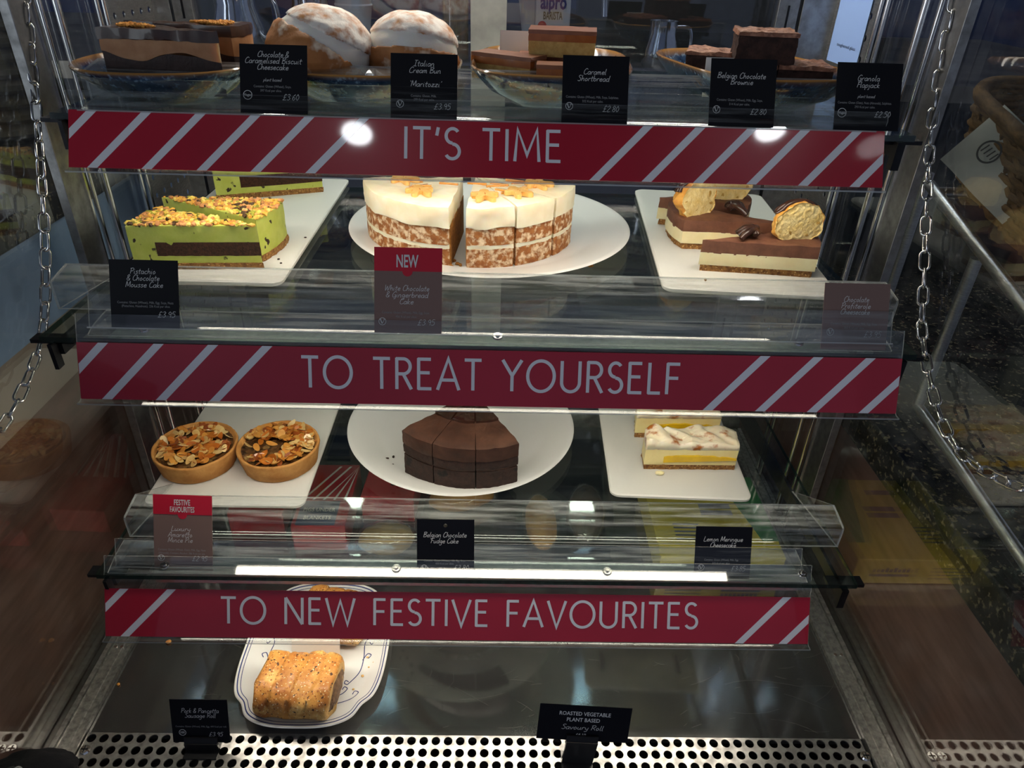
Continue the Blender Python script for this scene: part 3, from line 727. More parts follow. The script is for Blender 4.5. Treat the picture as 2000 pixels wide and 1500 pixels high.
# ------------------------------------------------------------------ cakes
BISCUIT = M('crumbly_biscuit', S(170, 122, 66), .85, c2=S(112, 72, 36), scale=240, bump=.8, bscale=420, spots=((300, .3, S(206, 164, 104)),))
PISTACHIO = M('pistachio_mousse', S(198, 206, 104), .55, c2=S(184, 194, 84), scale=60, bump=.25, bscale=160, sss=.3, spots=((66, .19, S(50, 36, 22)),))
SPONGE_D = M('dark_sponge', S(78, 46, 28), .9, c2=S(48, 26, 15), scale=330, bump=.9, bscale=600)
CREAM_CH = M('cream_cheese_frosting', S(246, 238, 214), .45, c2=S(240, 226, 192), scale=40, bump=.2, bscale=120, sss=.3)
GINGER = M('naked_ginger_sponge', S(168, 108, 56), .85, c2=S(136, 80, 38), scale=120, bump=.5, bscale=300, third=(S(226, 202, 168), 135, .465, .63), detail=6)
GINGER_CUT = M('cut_ginger_sponge', S(172, 118, 48), .9, c2=S(136, 88, 30), scale=260, bump=.8, bscale=500)
NUTS = [M('nut_%s' % n, c, .5, c2=c2, scale=90) for n, c, c2 in (('golden', S(232, 186, 84), S(212, 150, 56)), ('pale', S(240, 222, 128), S(226, 196, 76)), ('green', S(168, 168, 50), S(120, 124, 40)), ('tan', S(216, 158, 100), S(184, 120, 70)), ('dark', S(84, 60, 36), S(60, 42, 24)))]
def place(bm, loc, rz):
    bmesh.ops.transform(bm, matrix=Matrix.Translation(loc) @ Matrix.Rotation(rz, 4, 'Z'), verts=bm.verts[:]); return bm
def inset(plan, d):
    cx = sum(p[0] for p in plan)/len(plan); cy = sum(p[1] for p in plan)/len(plan); out = []
    for x, y in plan:
        v = Vector((x-cx, y-cy)); L = v.length; out.append((cx+v.x*(L-d)/L, cy+v.y*(L-d)/L))
    return out
def inpoly(x, y, P):
    c = False; n = len(P)
    for i in range(n):
        (x1, y1), (x2, y2) = P[i], P[i-1]
        if (y1 > y) != (y2 > y) and x < (x2-x1)*(y-y1)/(y2-y1)+x1: c = not c
    return c
def nuggets(plan, z, n, r, seed, mats):
    random.seed(seed); b = bmesh.new(); xs = [p[0] for p in plan]; ys = [p[1] for p in plan]; k = 0
    while k < n:
        x, y = random.uniform(min(xs), max(xs)), random.uniform(min(ys), max(ys))
        if not inpoly(x, y, plan): continue
        k += 1; q = r*random.uniform(.6, 1.25); mi = random.choice(mats)
        vs = bmesh.ops.create_icosphere(b, subdivisions=1, radius=1.)['verts']
        Rm = Matrix.Rotation(random.uniform(0, 6), 3, 'Z') @ Matrix.Rotation(random.uniform(-.7, .7), 3, 'X')
        sx, sy, sz = q*random.uniform(.9, 1.6), q*random.uniform(.6, 1), q*random.uniform(.5, .8)
        for v in vs: v.co = Rm @ Vector((v.co.x*sx, v.co.y*sy, v.co.z*sz))*(1+random.uniform(-.15, .15))+Vector((x, y, z+sz*.35+random.uniform(0, r*.4)))
        for f in {f for v in vs for f in v.link_faces}: f.material_index = mi
    return b
def wedge(tip, a, b_, bulge=.012, k=10):
    """tip, then an outer edge from a to b bulging outward; CCW"""
    tip, a, b_ = Vector(tip), Vector(a), Vector(b_); mid = (a+b_)/2; n = (mid-tip).normalized()
    return [tuple(tip)]+[tuple(a.lerp(b_, i/k)+n*bulge*(1-(2*i/k-1)**2)) for i in range(k+1)]
def ccw(P): return P if sum(P[i-1][0]*P[i][1]-P[i][0]*P[i-1][1] for i in range(len(P))) > 0 else P[::-1]
def rel(P, o): return ccw([(x-o[0], y-o[1]) for x, y in P])

zt = zM+.008
def pistachio(label, P, seed, core=True):
    P = ccw(P); o = (sum(p[0] for p in P)/len(P), sum(p[1] for p in P)/len(P)); P = rel(P, o)
    t = thing('pistachio_slice', label, 'cake slice', (o[0], o[1], zt), group='pistachio and chocolate mousse slices')
    obj('biscuit_base', layer(P, 0, .0075, .0016, 260, seed=seed, grow=.0014), BISCUIT, t, 60)
    obj('mousse', layer(P, .006, .051, .0007, 90, seed=seed), PISTACHIO, t, 50)
    if core:
        tip = max(P, key=lambda p: math.hypot(*p)); far = [p for p in P if p != tip]
        fx = sum(p[0] for p in far)/len(far); fy = sum(p[1] for p in far)/len(far)
        lo = Vector((fx-tip[0], fy-tip[1])); L = lo.length; lo /= L
        Q = [p for p in resample(P, .004) if (Vector(p)-Vector(tip)).dot(lo) < L*.80]
        hb = layer(ccw(Q), .016, .032, .0006, 300, seed=seed+3, grow=.0007, zb=lambda x, y: .0006*nz((x, y, 0), 160)); obj('sponge_core', hb, SPONGE_D, t, 50)
    obj('nut_topping', nuggets(inset(P, .001), .0505, 400, .0034, seed, [0, 0, 0, 1, 1, 2, 3, 3, 3, 4]), NUTS, t, stuff=True)
pistachio('front pistachio mousse slice with its chocolate core facing forward', wedge((-.272, .768), (-.413, .758), (-.398, .822), -.0 + .004), 1)
pistachio('pistachio mousse slice with its broad green end turned right, behind the front one', wedge((-.415, .862), (-.279, .789), (-.268, .862), .005), 2)
pistachio('pistachio mousse slice alone near the back of its tray', wedge((-.268, 1.066), (-.408, 1.012), (-.40, 1.085), .005), 3)

# gingerbread layer cake
zc = zM+.0062; GX, GY, GR, GH = -.036, .914, .124, .073
BUTTER = M('ginger_biscuit', S(232, 188, 116), .6, c2=S(216, 166, 90), scale=70, bump=.3, bscale=200)
CARAMEL = M('caramel_drizzle', S(206, 140, 60), .2, coat=.5)
def sector(a0, a1, r, r0=0., k=None):
    k = k or max(4, int(abs(a1-a0)/3)); P = [(r*math.cos(math.radians(a0+(a1-a0)*i/k)), r*math.sin(math.radians(a0+(a1-a0)*i/k))) for i in range(k+1)]
    return ([(r0*math.cos(math.radians(a0)), r0*math.sin(math.radians(a0)))] if r0 else [(0, 0)])+P
MAN = [(0, 1.0), (.22, .95), (.32, .74), (.22, .52), (.42, .46), (.78, .5), (.9, .32), (.78, .14), (.42, .12), (.40, -.1), (.6, -.5), (.64, -.76), (.46, -.9), (.26, -.76), (.1, -.4), (0, -.34)]
def man(loc, rz, s, parent):
    out = [(x, y) for x, y in MAN]+[(-x, y) for x, y in MAN[-2:0:-1]]
    P = [tuple(p) for p in spline([Vector(p)*s for p in out], 3, True)]
    b = bmesh.new(); prism(b, ccw(P), 0, .0055)
    es = [e for e in b.edges if abs(e.verts[0].co.z-e.verts[1].co.z) < 1e-6 and e.verts[0].co.z > .003]; bmesh.ops.bevel(b, geom=es, offset=.0009, segments=2, affect='EDGES')
    q = obj('gingerbread_topper', b, BUTTER, parent, 60, loc=loc, rot=(0, 0, rz))
    b = bmesh.new()
    for yy in (.1, -.12): cyl(b, 0, yy*s, .0054, .0060, .0008, seg=8)
    obj('button', b, M('toffee_dot', S(190, 120, 50), .4) if 'toffee_dot' not in bpy.data.materials else bpy.data.materials['toffee_dot'], q)
def ginger(label, a0, a1, shift, seed, men, frost=.022):
    t = thing('gingerbread_cake_slice', label, 'cake slice', (GX+shift[0], GY+shift[1], zc), group='gingerbread cake slices')
    P = ccw(sector(a0, a1, GR))
    cutP = ccw(sector(a0+.6, a1-.6, GR-.0035)); hb = GH-frost
    obj('lower_sponge', layer(P, 0, hb*.5-.002, .0008, 150, seed=seed), GINGER, t, 50)
    obj('filling', layer(P, hb*.5-.0025, hb*.5+.003, .0012, 120, seed=seed+1, grow=-.0002), CREAM_CH, t, 50)
    obj('upper_sponge', layer(P, hb*.5+.0025, hb, .0008, 150, seed=seed+2), GINGER, t, 50)
    # bare crumb of the two cut faces
    for a, s in ((a0, -1), (a1, 1)):
        c, s_ = math.cos(math.radians(a)), math.sin(math.radians(a)); nx, ny = -s_*s*.0012, c*s*.0012
        b = bmesh.new(); v = [b.verts.new(p) for p in ((nx, ny, .001), (c*(GR-.004)+nx, s_*(GR-.004)+ny, .001), (c*(GR-.004)+nx, s_*(GR-.004)+ny, hb-.001), (nx, ny, hb-.001))]
        f = b.faces.new(v); g = bmesh.ops.extrude_face_region(b, geom=[f]); bmesh.ops.translate(b, verts=[q for q in g['geom'] if isinstance(q, bmesh.types.BMVert)], vec=(-nx*1.6, -ny*1.6, 0))
        obj('cut_crumb', b, GINGER_CUT, t)
    rag = lambda x, y: .004*nz((x, y, 0), 45, seed)-.0015
    obj('frosting', layer(P, hb-.001, GH, .0016, 60, seed=seed+5, grow=.0012, ztop=lambda x, y: .0016*fbm((x, y, 0), 40, seed), zb=rag), CREAM_CH, t, 60)
    for (r, a, rz, sc_) in men: man((r*math.cos(math.radians(a)), r*math.sin(math.radians(a)), GH+.0004), rz, sc_, t)
    random.seed(seed)
    for q in range(4):
        a = math.radians(random.uniform(a0+6, a1-6)); r = random.uniform(.03, .10); d = random.uniform(-.6, .6)
        obj('caramel_drizzle', TUBE([(r*math.cos(a)+.012*math.cos(d)*k, r*math.sin(a)+.012*math.sin(d)*k, GH+.001) for k in (-1, 0, 1)], .0016, 6), CARAMEL, t, 60)
    return t
ginger('broad gingerbread cake piece left of the gap, biscuit man on white frosting', 186, 265.5, (-.013, -.004), 11, [(.088, 238, .25, .0185), (.075, 200, .9, .0185)])
ginger('gingerbread cake slice just right of the gap with a biscuit man', 267, 293, (.004, -.003), 12, [(.088, 279, .1, .0185)])
ginger('gingerbread cake slice in the middle of the right hand group', 293.5, 319, (.006, -.002), 13, [(.088, 306, .55, .0185)])
ginger('gingerbread cake slice at the far right end of the cake', 319.5, 346, (.008, 0), 14, [(.084, 334, 1.0, .0185)])

# profiterole cheesecake
WHITE_CH = M('white_cheesecake', S(240, 228, 184), .5, c2=S(232, 216, 166), scale=50, bump=.25, bscale=160, sss=.3)
MILK_CH = M('milk_chocolate_mousse', S(120, 78, 58), .6, c2=S(100, 62, 46), scale=70, bump=.35, bscale=220)
DARK_CH = M('dark_chocolate', S(66, 40, 30), .3, c2=S(48, 28, 22), scale=60, coat=.3)
CHOUX = M('golden_choux', S(218, 160, 72), .5, c2=S(188, 116, 42), scale=50, bump=.5, bscale=140, third=(S(238, 200, 116), 40, .5, .7))
CHOUX_IN = M('choux_crumb', S(238, 218, 158), .85, c2=S(226, 194, 116), scale=80, bump=1., bscale=160, spots=((75, .2, S(190, 150, 74)),))
def puff(parent, loc, r, cutdir, seed, name='profiterole'):
    cd = Vector(cutdir).normalized(); lim = .12
    b = bmesh.new(); vs = bmesh.ops.create_icosphere(b, subdivisions=5, radius=1.)['verts']
    for v in vs:
        d = v.co.normalized(); k = 1+.13*fbm(d, 1.7, seed, 3)+.02*nz(d, 9, seed); p = Vector((d.x*r[0]*k, d.y*r[1]*k, d.z*r[2]*k))
        q = p.dot(cd)/r[1]
        if q > lim: p -= cd*(q-lim)*r[1]*(1-.03); p -= cd*.0022*(1-abs(nz(p, 240, seed)))*min(1, (q-lim)*4)
        v.co = p
    b.normal_update()
    for f in b.faces:
        c_ = f.calc_center_median()
        if c_.dot(cd)/r[1] > lim-.12 and f.normal.dot(cd) > .45: f.material_index = 1
    q = obj(name, b, [CHOUX, CHOUX_IN], parent, 180, loc=loc); b = bmesh.new()
    random.seed(seed); back = -cd
    for k in range(3):
        off = (k-1)*.35; pts = []
        side = Vector((-cd.y, cd.x, 0))
        for j in range(9):
            a = -1.1+2.2*j/8; d = (Vector((0, 0, 1))*math.cos(a)+side*math.sin(a)+back*(.25+.28*k)).normalized()
            kk = 1.02+.13*fbm(d, 1.7, seed, 3); pts.append((d.x*r[0]*kk, d.y*r[1]*kk, d.z*r[2]*kk))
        tube(b, spline(pts, 3), .0028, 7)
    obj('chocolate_drizzle', b, DARK_CH, q, 60)
def profit(label, P, seed, puffs, swirls):
    P = ccw(P); o = (sum(p[0] for p in P)/len(P), sum(p[1] for p in P)/len(P)); P = rel(P, o)
    t = thing('profiterole_slice', label, 'cake slice', (o[0], o[1], zt), group='profiterole cheesecake slices')
    obj('biscuit_base', layer(P, 0, .0085, .0014, 260, seed=seed, grow=-.002), BISCUIT, t, 60)
    obj('white_filling', layer(P, .008, .0235, .0006, 100, seed=seed, grow=.0008), WHITE_CH, t, 50)
    obj('chocolate_mousse', layer(P, .023, .038, .0008, 100, seed=seed+2, grow=.0004, ztop=lambda x, y: .0012*nz((x, y, 0), 60, seed), zb=lambda x, y: .003*nz((x, y, 0), 45, seed)), MILK_CH, t, 50)
    for (x, y, r, cd) in puffs: puff(t, (x-o[0], y-o[1], .038+r[2]*.72), r, cd, seed)
    for (x, y, ang) in swirls:
        b = bmesh.new(); random.seed(seed)
        for k in range(6):
            a_ = ang+(-1.35+.54*k); c, s_ = math.cos(a_), math.sin(a_); L_ = random.uniform(.85, 1.25); pts = [(x-o[0]+l*c*L_, y-o[1]+l*s_*L_, .0400+h) for l, h in ((-.006, .004), (.003, .0085), (.012, .0065), (.019, .0012))]
            tube(b, spline(pts, 4), [.0022+.0022*math.sin(PI*min(1, (i+2)/15)) for i in range(13)], 8)
        obj('chocolate_swirl', b, DARK_CH, t, 60)
profit('front profiterole cheesecake slice with a cut cream puff on its right end', wedge((.238, .792), (.371, .777), (.382, .842), .006), 21, [(.352, .806, (.031, .026, .025), (.15, -1, .1))], [(.300, .803, 2.4)])
profit('profiterole cheesecake slice behind the front one, cut puff on its left end', wedge((.362, .858), (.226, .935), (.232, .862), .006)[::-1], 22, [(.252, .888, (.031, .026, .026), (.5, -.8, .1))], [(.300, .897, .4)])
profit('profiterole cheesecake slice at the back of its tray', wedge((.218, .956), (.332, .930), (.345, .985), .006), 23, [(.312, .957, (.029, .024, .022), (.1, -1, .1))], [(.262, .958, .3)])

# chocolate fudge cake
FUDGE = M('fudge_icing', S(74, 47, 36), .42, c2=S(56, 34, 26), scale=50, bump=.35, bscale=110, third=(S(90, 60, 46), 24, .5, .75))
FUDGE_S = M('fudge_sponge_side', S(58, 36, 28), .7, c2=S(40, 24, 18), scale=130, bump=.6, bscale=240, spots=((38, .2, S(14, 8, 6)),))
GANACHE = M('shiny_ganache', S(52, 26, 16), .1, c2=S(40, 20, 12), scale=40, coat=.8)
zf = zB+.0062; FX, FY, FR, FH = -.030, .824, .1235, .074
for k, (a0, a1, lab) in enumerate(((223.5, 246.3, 'leftmost of the three wedges'), (246.9, 272.2, 'middle of the three wedges'), (272.8, 298.5, 'rightmost of the three wedges'))):
    t = thing('fudge_cake_slice', 'chocolate fudge cake slice, '+lab+' on the round plate', 'cake slice', (FX, FY, zf), group='chocolate fudge cake slices')
    P = ccw(sector(a0, a1, FR))
    obj('sponge', layer(P, 0, FH*.48, .0011, 160, seed=31+k, grow=-.0002), FUDGE_S, t, 50)
    obj('filling', layer(P, FH*.47, FH*.53, .0008, 160, seed=41+k, grow=-.0015), FUDGE, t, 50)
    obj('upper_sponge', layer(P, FH*.52, FH*.72, .0011, 160, seed=36+k), FUDGE_S, t, 50)
    obj('icing', layer(P, FH*.71, FH, .0010, 70, seed=51+k, grow=.0006, ztop=lambda x, y: .0012*fbm((x, y, 0), 50, 3)-.002*max(0, math.hypot(x, y)/FR-.9)*10, zb=lambda x, y: .002*nz((x, y, 0), 70)), FUDGE, t, 50)
    Q = ccw(sector(a0+.5, a1-.5, FR*.57, .004)); obj('ganache_pool', layer(Q, FH-.001, FH+.0034, .0004, 60, seed=3, ztop=lambda x, y: .0010*fbm((x, y, 0), 60, 5), rings=6), GANACHE, t, 60)

# lemon meringue cheesecake
LEMON_C = M('lemon_cheesecake', S(240, 224, 164), .5, c2=S(232, 212, 146), scale=40, bump=.2, bscale=150, sss=.3)
CURD = M('lemon_curd', S(228, 190, 30), .2, c2=S(214, 172, 20), scale=50, coat=.4)
MERINGUE = M('toasted_meringue', S(246, 236, 212), .45, c2=S(240, 224, 190), scale=20, bump=.2, bscale=90, sss=.2, third=(S(178, 102, 34), 55, .545, .67))
zl = zB+.008
def lemon(label, P, seed, m_h):
    P = ccw(P); o = (sum(p[0] for p in P)/len(P), sum(p[1] for p in P)/len(P)); P = rel(P, o)
    t = thing('lemon_slice', label, 'cake slice', (o[0], o[1], zl), group='lemon meringue cheesecake slices')
    obj('biscuit_base', layer(P, 0, .0085, .0016, 240, seed=seed, grow=-.0005), BISCUIT, t, 60)
    obj('lemon_filling', layer(P, .008, .034, .0005, 90, seed=seed, ztop=lambda x, y: .001*nz((x, y, 0), 60)), LEMON_C, t, 50)
    y0 = min(p[1] for p in P); xs = [p[0] for p in P if p[1] < y0+.012]; xa, xb = min(xs), max(xs); b = bmesh.new(); top, bot = [], []
    n = 30
    for i in range(n+1):
        u = i/n; x = xa+.026+(xb-xa-.027)*u; yy = y0+.0-.0008 + (max(p[1] for p in P if p[1] < y0+.012)-y0)*0
        h = (.0062*math.sin(PI*min(1, u*1.0+.12))**.6 if u < .78 else .0040*(1-u)/.22+.0006)+.0012*nz((x, 0, 0), 120, seed)
        top.append((x, yy, .0185+max(.0006, h))); bot.append((x, yy, .0172-.005*max(.06, 1-u*1.05)))
    A = [b.verts.new(p) for p in bot]; B2 = [b.verts.new(p) for p in top]; A2 = [b.verts.new((p[0], p[1]+.004, p[2])) for p in bot]; B3 = [b.verts.new((p[0], p[1]+.004, p[2])) for p in top]
    for i in range(n):
        for q in ((A[i], A[i+1], B2[i+1], B2[i]), (B2[i], B2[i+1], B3[i+1], B3[i]), (A2[i+1], A2[i], B3[i], B3[i+1]), (A[i+1], A[i], A2[i], A2[i+1])): b.faces.new(q)
    b.faces.new((A[0], B2[0], B3[0], A2[0])); b.faces.new((A[-1], A2[-1], B3[-1], B2[-1]))
    obj('lemon_curd', b, CURD, t, 40)
    xl = min(p[0] for p in P)
    def mt(x, y): return m_h*(.35+.9*math.exp(-((x-xl-.016)/.02)**2)+.45*math.exp(-((x-xl-.075)/.025)**2))*(.85+.28*math.sin(x*190+y*120+3*nz((x, y, 0), 40, seed)))*.9+.001+.0012*fbm((x, y, 0), 120, seed)
    obj('meringue', layer(P, .033, .037, .001, 60, seed=seed+7, grow=.0003, ztop=mt, rings=14, step=.003), MERINGUE, t, 180)
lemon('lemon meringue cheesecake slice in front, tall white peak at its left end', [(.2005, .7560), (.3260, .7575), (.330, .790), (.318, .803), (.203, .786)], 61, .0125)
lemon('lemon meringue cheesecake slice behind the front one, scorched top', [(.1995, .8290), (.3215, .832), (.322, .872), (.206, .868)], 62, .006)
b = blob((.006, .004, .003), 3, .2, 2., 5); tag(obj('meringue_drip', b, WHITE_CH, None, 60, loc=(.2215, .7455, zl+.0022)), 'dab of pale filling fallen beside the front lemon slice', 'crumb')

# mince pies
CRUST = M('shortcrust', S(206, 150, 82), .75, c2=S(184, 124, 60), scale=60, bump=.5, bscale=300)
MINCE = M('mincemeat', S(112, 76, 42), .25, c2=S(58, 36, 20), scale=110, bump=1., bscale=140, coat=.4, third=(S(164, 128, 74), 60, .52, .66))
ALMOND = [M('almond_%s' % n, c, .3, c2=c2, scale=60, coat=.3) for n, c, c2 in (('amber', S(196, 118, 40), S(170, 88, 24)), ('toffee', S(160, 82, 26), S(132, 62, 18)), ('gold', S(218, 160, 76), S(196, 126, 46)), ('cream', S(226, 196, 132), S(206, 160, 90)))]
def pie(label, cx, cy, seed, bare, r=.0535, h=.0285):
    t = thing('mince_pie', label, 'pie', (cx, cy, zB+.008), group='almond topped mince pies')
    b = bmesh.new()
    lathe(b, [(0, 0), (.86, 0), (.9, .0015), (.955, h*.55), (1, h-.002), (1.0, h), (.975, h+.0012), (.94, h+.0005), (.90, h-.005), (0, h-.006)], lambda a: (r*(1+.012*nz((math.cos(a), math.sin(a), 0), 3, seed))*math.cos(a), r*(1+.012*nz((math.cos(a), math.sin(a), 0), 3, seed))*math.sin(a)), 90)
    for v in b.verts: v.co += Vector((nz(v.co, 200, seed), nz(v.co, 200, seed+1), .6*nz(v.co, 90, seed+2)))*.0006 if v.co.z > .001 else Vector()
    obj('pastry_case', b, CRUST, t, 70)
    P = [(.88*r*math.cos(2*PI*k/40), .88*r*math.sin(2*PI*k/40)) for k in range(40)]
    obj('mincemeat_filling', layer(P, h-.009, h-.003, .0008, 120, seed=seed, ztop=lambda x, y: .0025*fbm((x, y, 0), 90, seed), rings=18, step=.003), MINCE, t, 60)
    random.seed(seed); b = bmesh.new(); n = 0
    while n < 160:
        a, q = random.uniform(0, 2*PI), r*.84*math.sqrt(random.random()); x, y = q*math.cos(a), q*math.sin(a)
        if bare and (inpoly(x, y, bare)): 
            if random.random() < .93: continue
        n += 1; L, W_ = random.uniform(.0050, .0080), random.uniform(.0032, .0050)
        Rm = Matrix.Rotation(random.uniform(0, 6.3), 4, 'Z') @ Matrix.Rotation(random.gauss(0, .38), 4, 'X') @ Matrix.Rotation(random.gauss(0, .3), 4, 'Y')
        T_ = Matrix.Translation((x, y, h-.0005+random.uniform(0, .006)*(1-(q/r)**2)+.0008)) @ Rm; mi = random.choice((0, 0, 1, 2, 2, 2, 3, 3))
        mk = 10; lo, hi = [], []
        for k in range(mk):
            c_ = math.cos(2*PI*k/mk); s_ = math.sin(2*PI*k/mk); px = L*c_*(1 if c_ < 0 else 1.18); py = W_*s_*(1-.25*c_); pz = .0012*(px/L)**2
            lo.append(b.verts.new(T_ @ Vector((px, py, pz-.0004)))); hi.append(b.verts.new(T_ @ Vector((px, py, pz+.0004))))
        fs = [b.faces.new(lo[::-1]), b.faces.new(hi)]+[b.faces.new((lo[k], lo[(k+1) % mk], hi[(k+1) % mk], hi[k])) for k in range(mk)]
        for f in fs: f.material_index = mi
    obj('almond_flakes', b, ALMOND, t, 40, stuff=True)
pie('left mince pie fully covered with toasted almond flakes', -.3965, .7560, 71, None)
pie('right mince pie with bare dark filling showing between its almond flakes', -.2895, .7615, 72, [(-.050, -.03), (.012, -.028), (.012, .006), (-.05, .012)])

# sausage rolls
PASTRY = M('baked_puff_pastry', S(214, 154, 74), .5, c2=S(176, 108, 44), scale=44, bump=.7, bscale=150, third=(S(232, 186, 108), 32, .52, .66), spots=((230, .27, S(150, 78, 28)), (150, .24, S(74, 44, 26)), (260, .22, S(238, 216, 168))), coat=.12)
PASTRY_S = M('pale_pastry_edge', S(226, 186, 118), .6, c2=S(204, 158, 90), scale=120, stretch=(1, 1, 8), bump=.4, bscale=300)
MEAT = M('sausage_filling', S(136, 104, 76), .6, c2=S(92, 66, 46), scale=150, bump=1., bscale=200, spots=((120, .26, S(196, 166, 124)), (90, .2, S(98, 92, 40))))
def roll(label, loc, rz, L, W_, H2, seed):
    t = thing('sausage_roll', label, 'sausage roll', loc, (0, 0, rz), 'seeded sausage rolls')
    b = bmesh.new(); nx, na = 44, 44; rings = []
    for i in range(nx+1):
        u = i/nx*2-1; e = (1-abs(u)**7)**.35 if abs(u) < 1 else 0; e = .80+.20*e; ring = []
        for k in range(na):
            a = 2*PI*k/na; c_, s_ = math.cos(a), math.sin(a); y = math.copysign(abs(c_)**.62, c_)*W_/2*e; z = H2/2+math.copysign(abs(s_)**.72, s_)*H2/2*(e if s_ > 0 else 1)
            p = Vector((u*L/2, y, z)); cut = 0
            if s_ > -.2:
                for g in (-.52, .0, .50): cut += math.exp(-((u-g-.12*y/W_)/.055)**2)
            f = 1+.085*fbm(p, 42, seed)-.11*cut*(abs(math.sin(p.y*260+seed))*.6+.4) if s_ > -.5 else 1
            ring.append(b.verts.new((p.x+.002*nz(p, 60, seed+4)*(1 if abs(u) < .98 else 2), p.y*f, max(.0, H2*.35+(z-H2*.35)*f) if s_ > -.5 else max(0, z))))
        rings.append(ring)
    for r1, r2 in zip(rings, rings[1:]):
        for k in range(na): b.faces.new((r1[k], r1[(k+1) % na], r2[(k+1) % na], r2[k]))
    b.faces.new(rings[0][::-1]).material_index = 1; b.faces.new(rings[-1]).material_index = 1
    obj('pastry', b, [PASTRY, PASTRY_S], t, 70)
    for e in (-1, 1): obj('filling', blob((.006, W_*.36, H2*.34), 4, .16, 4., seed+e, c=(e*L*.485, 0, H2*.45)), MEAT, t, 60)
roll('front sausage roll, seed flecked golden pastry on the oval platter', (-.2345, .5450, .0065), math.radians(-4), .092, .080, .044, 81)
roll('sausage roll half hidden behind the white card on the oval platter', (-.212, .652, .0065), math.radians(-9), .086, .078, .042, 82)

# caramelised biscuit cheesecake slices (top shelf)
zp = zT+.0073
CHOC_BASE = M('chocolate_filling', S(52, 32, 30), .6, c2=S(40, 24, 22), scale=90, bump=.3, bscale=260)
CARA_F = M('caramel_filling', S(176, 128, 86), .5, c2=S(158, 108, 68), scale=50, sss=.2, bump=.2, bscale=150)
CRUMB = M('biscuit_crumb', S(224, 160, 74), .8, c2=S(190, 120, 46), scale=160)
def bischeese(label, P, seed, H=.062):
    P = ccw(P); o = (sum(p[0] for p in P)/len(P), sum(p[1] for p in P)/len(P)); P = rel(P, o)
    t = thing('biscuit_cheesecake_slice', label, 'cake slice', (o[0], o[1], zp), group='chocolate caramel cheesecake slices')
    wv = lambda x, y: .0045*math.sin(x*70+seed)+.002*nz((x, y, 0), 50, seed)
    obj('chocolate_layer', layer(P, 0, H*.60, .0006, 120, seed=seed, ztop=wv), CHOC_BASE, t, 50)
    obj('caramel_layer', layer(P, H*.60, H*.84, .0006, 120, seed=seed+2, grow=.0005, zb=lambda x, y: wv(x, y)-.0003), CARA_F, t, 50)
    obj('chocolate_glaze', layer(P, H*.835, H, .0016, 80, seed=seed+3, grow=.0014, zb=lambda x, y: .002*nz((x, y, 0), 90, seed), ztop=lambda x, y: .0014*fbm((x, y, 0), 60, seed)), DARK_CH, t, 60)
    out = [p for p in P]; far = max(P, key=lambda p: math.hypot(*p)); Q = [(p[0]*.34+far[0]*.06, p[1]*.5) for p in P]
    obj('biscuit_crumbs', nuggets(Q, H+.0005, 260, .0022, seed, [0]), [CRUMB], t, stuff=True)
bischeese('front chocolate caramel cheesecake slice with crumbs on its left end', wedge((-.289, .795), (-.412, .803), (-.40, .852), .006), 91)
bischeese('chocolate caramel cheesecake slice behind, its crumb topped end turned right', wedge((-.416, .874), (-.290, .838), (-.287, .900), .006), 92)

# cream buns
BUN = M('sugared_bun', S(204, 142, 82), .6, c2=S(176, 108, 56), scale=24, bump=.4, bscale=160, third=(S(242, 234, 224), 60, .34, .56))
BUN_L = M('brown_bun_base', S(190, 128, 74), .6, c2=S(150, 92, 48), scale=24, bump=.5, bscale=120, third=(S(232, 214, 190), 50, .56, .72))
WHIP = M('whipped_cream', S(244, 240, 232), .5, c2=S(238, 232, 222), scale=30, bump=.25, bscale=110, sss=.35)
def bun(label, loc, r, n1, c1, n2, c2, seed):
    t = thing('cream_bun', label, 'bun', loc, group='italian cream buns')
    R_ = lambda k: (r[0]*k, r[1]*k, r[2]*k)
    def flat(p, d): p.z = max(p.z, -r[2]*.86); return p
    N1, N2 = Vector(n1).normalized(), Vector(n2).normalized()
    obj('cream', blob(R_(.965), 5, .025, 3, seed, lambda p, d: Vector((p.x, p.y, max(p.z, -r[2]*.80)))), WHIP, t, 180)
    for nm, N, c_, mt in (('bun_top', N1, c1, BUN), ('bun_base', N2, c2, BUN_L)):
        b = bmesh.new(); bmesh.ops.create_icosphere(b, subdivisions=6, radius=1.)
        dead = [v for v in b.verts if v.co.normalized().dot(N) < c_+.035*nz(v.co, 5, seed)]
        bmesh.ops.delete(b, geom=dead, context='VERTS')
        edge = {v for e in b.edges if e.is_boundary for v in e.verts}
        inner = {}
        for v in b.verts:
            d = v.co.normalized(); edgek = min(1, max(0, (d.dot(N)-c_)/.16)); k = 1+.02+.035*fbm(d, 2.4, seed+9)-.025*(1-edgek)**2
            v.co = flat(Vector((d.x*r[0]*k, d.y*r[1]*k, d.z*r[2]*k)), d)
        g = bmesh.ops.extrude_edge_only(b, edges=[e for e in b.edges if e.is_boundary])
        for v in [x for x in g['geom'] if isinstance(x, bmesh.types.BMVert)]: v.co *= .90
        obj(nm, b, mt, t, 180)
c_ = at_y(626, 75, .865); h_ = (at_y(620, 3, .875).z-zp)/2
bun('larger cream bun leaning left with a wide diagonal band of cream', (c_.x, .865, zp+h_*.93), (.0575, .056, h_*1.02), (.50, .22, .84), .36, (-.60, -.30, -.74), -.06, 101)
c_ = at_y(804, 75, .885); h_ = (at_y(800, 17, .885).z-zp)/2
bun('smaller upright cream bun on the right of its plate', (c_.x, .885, zp+h_*.93), (.0525, .05, h_*1.02), (.15, .32, .93), .30, (-.05, -.30, -.95), .02, 102)

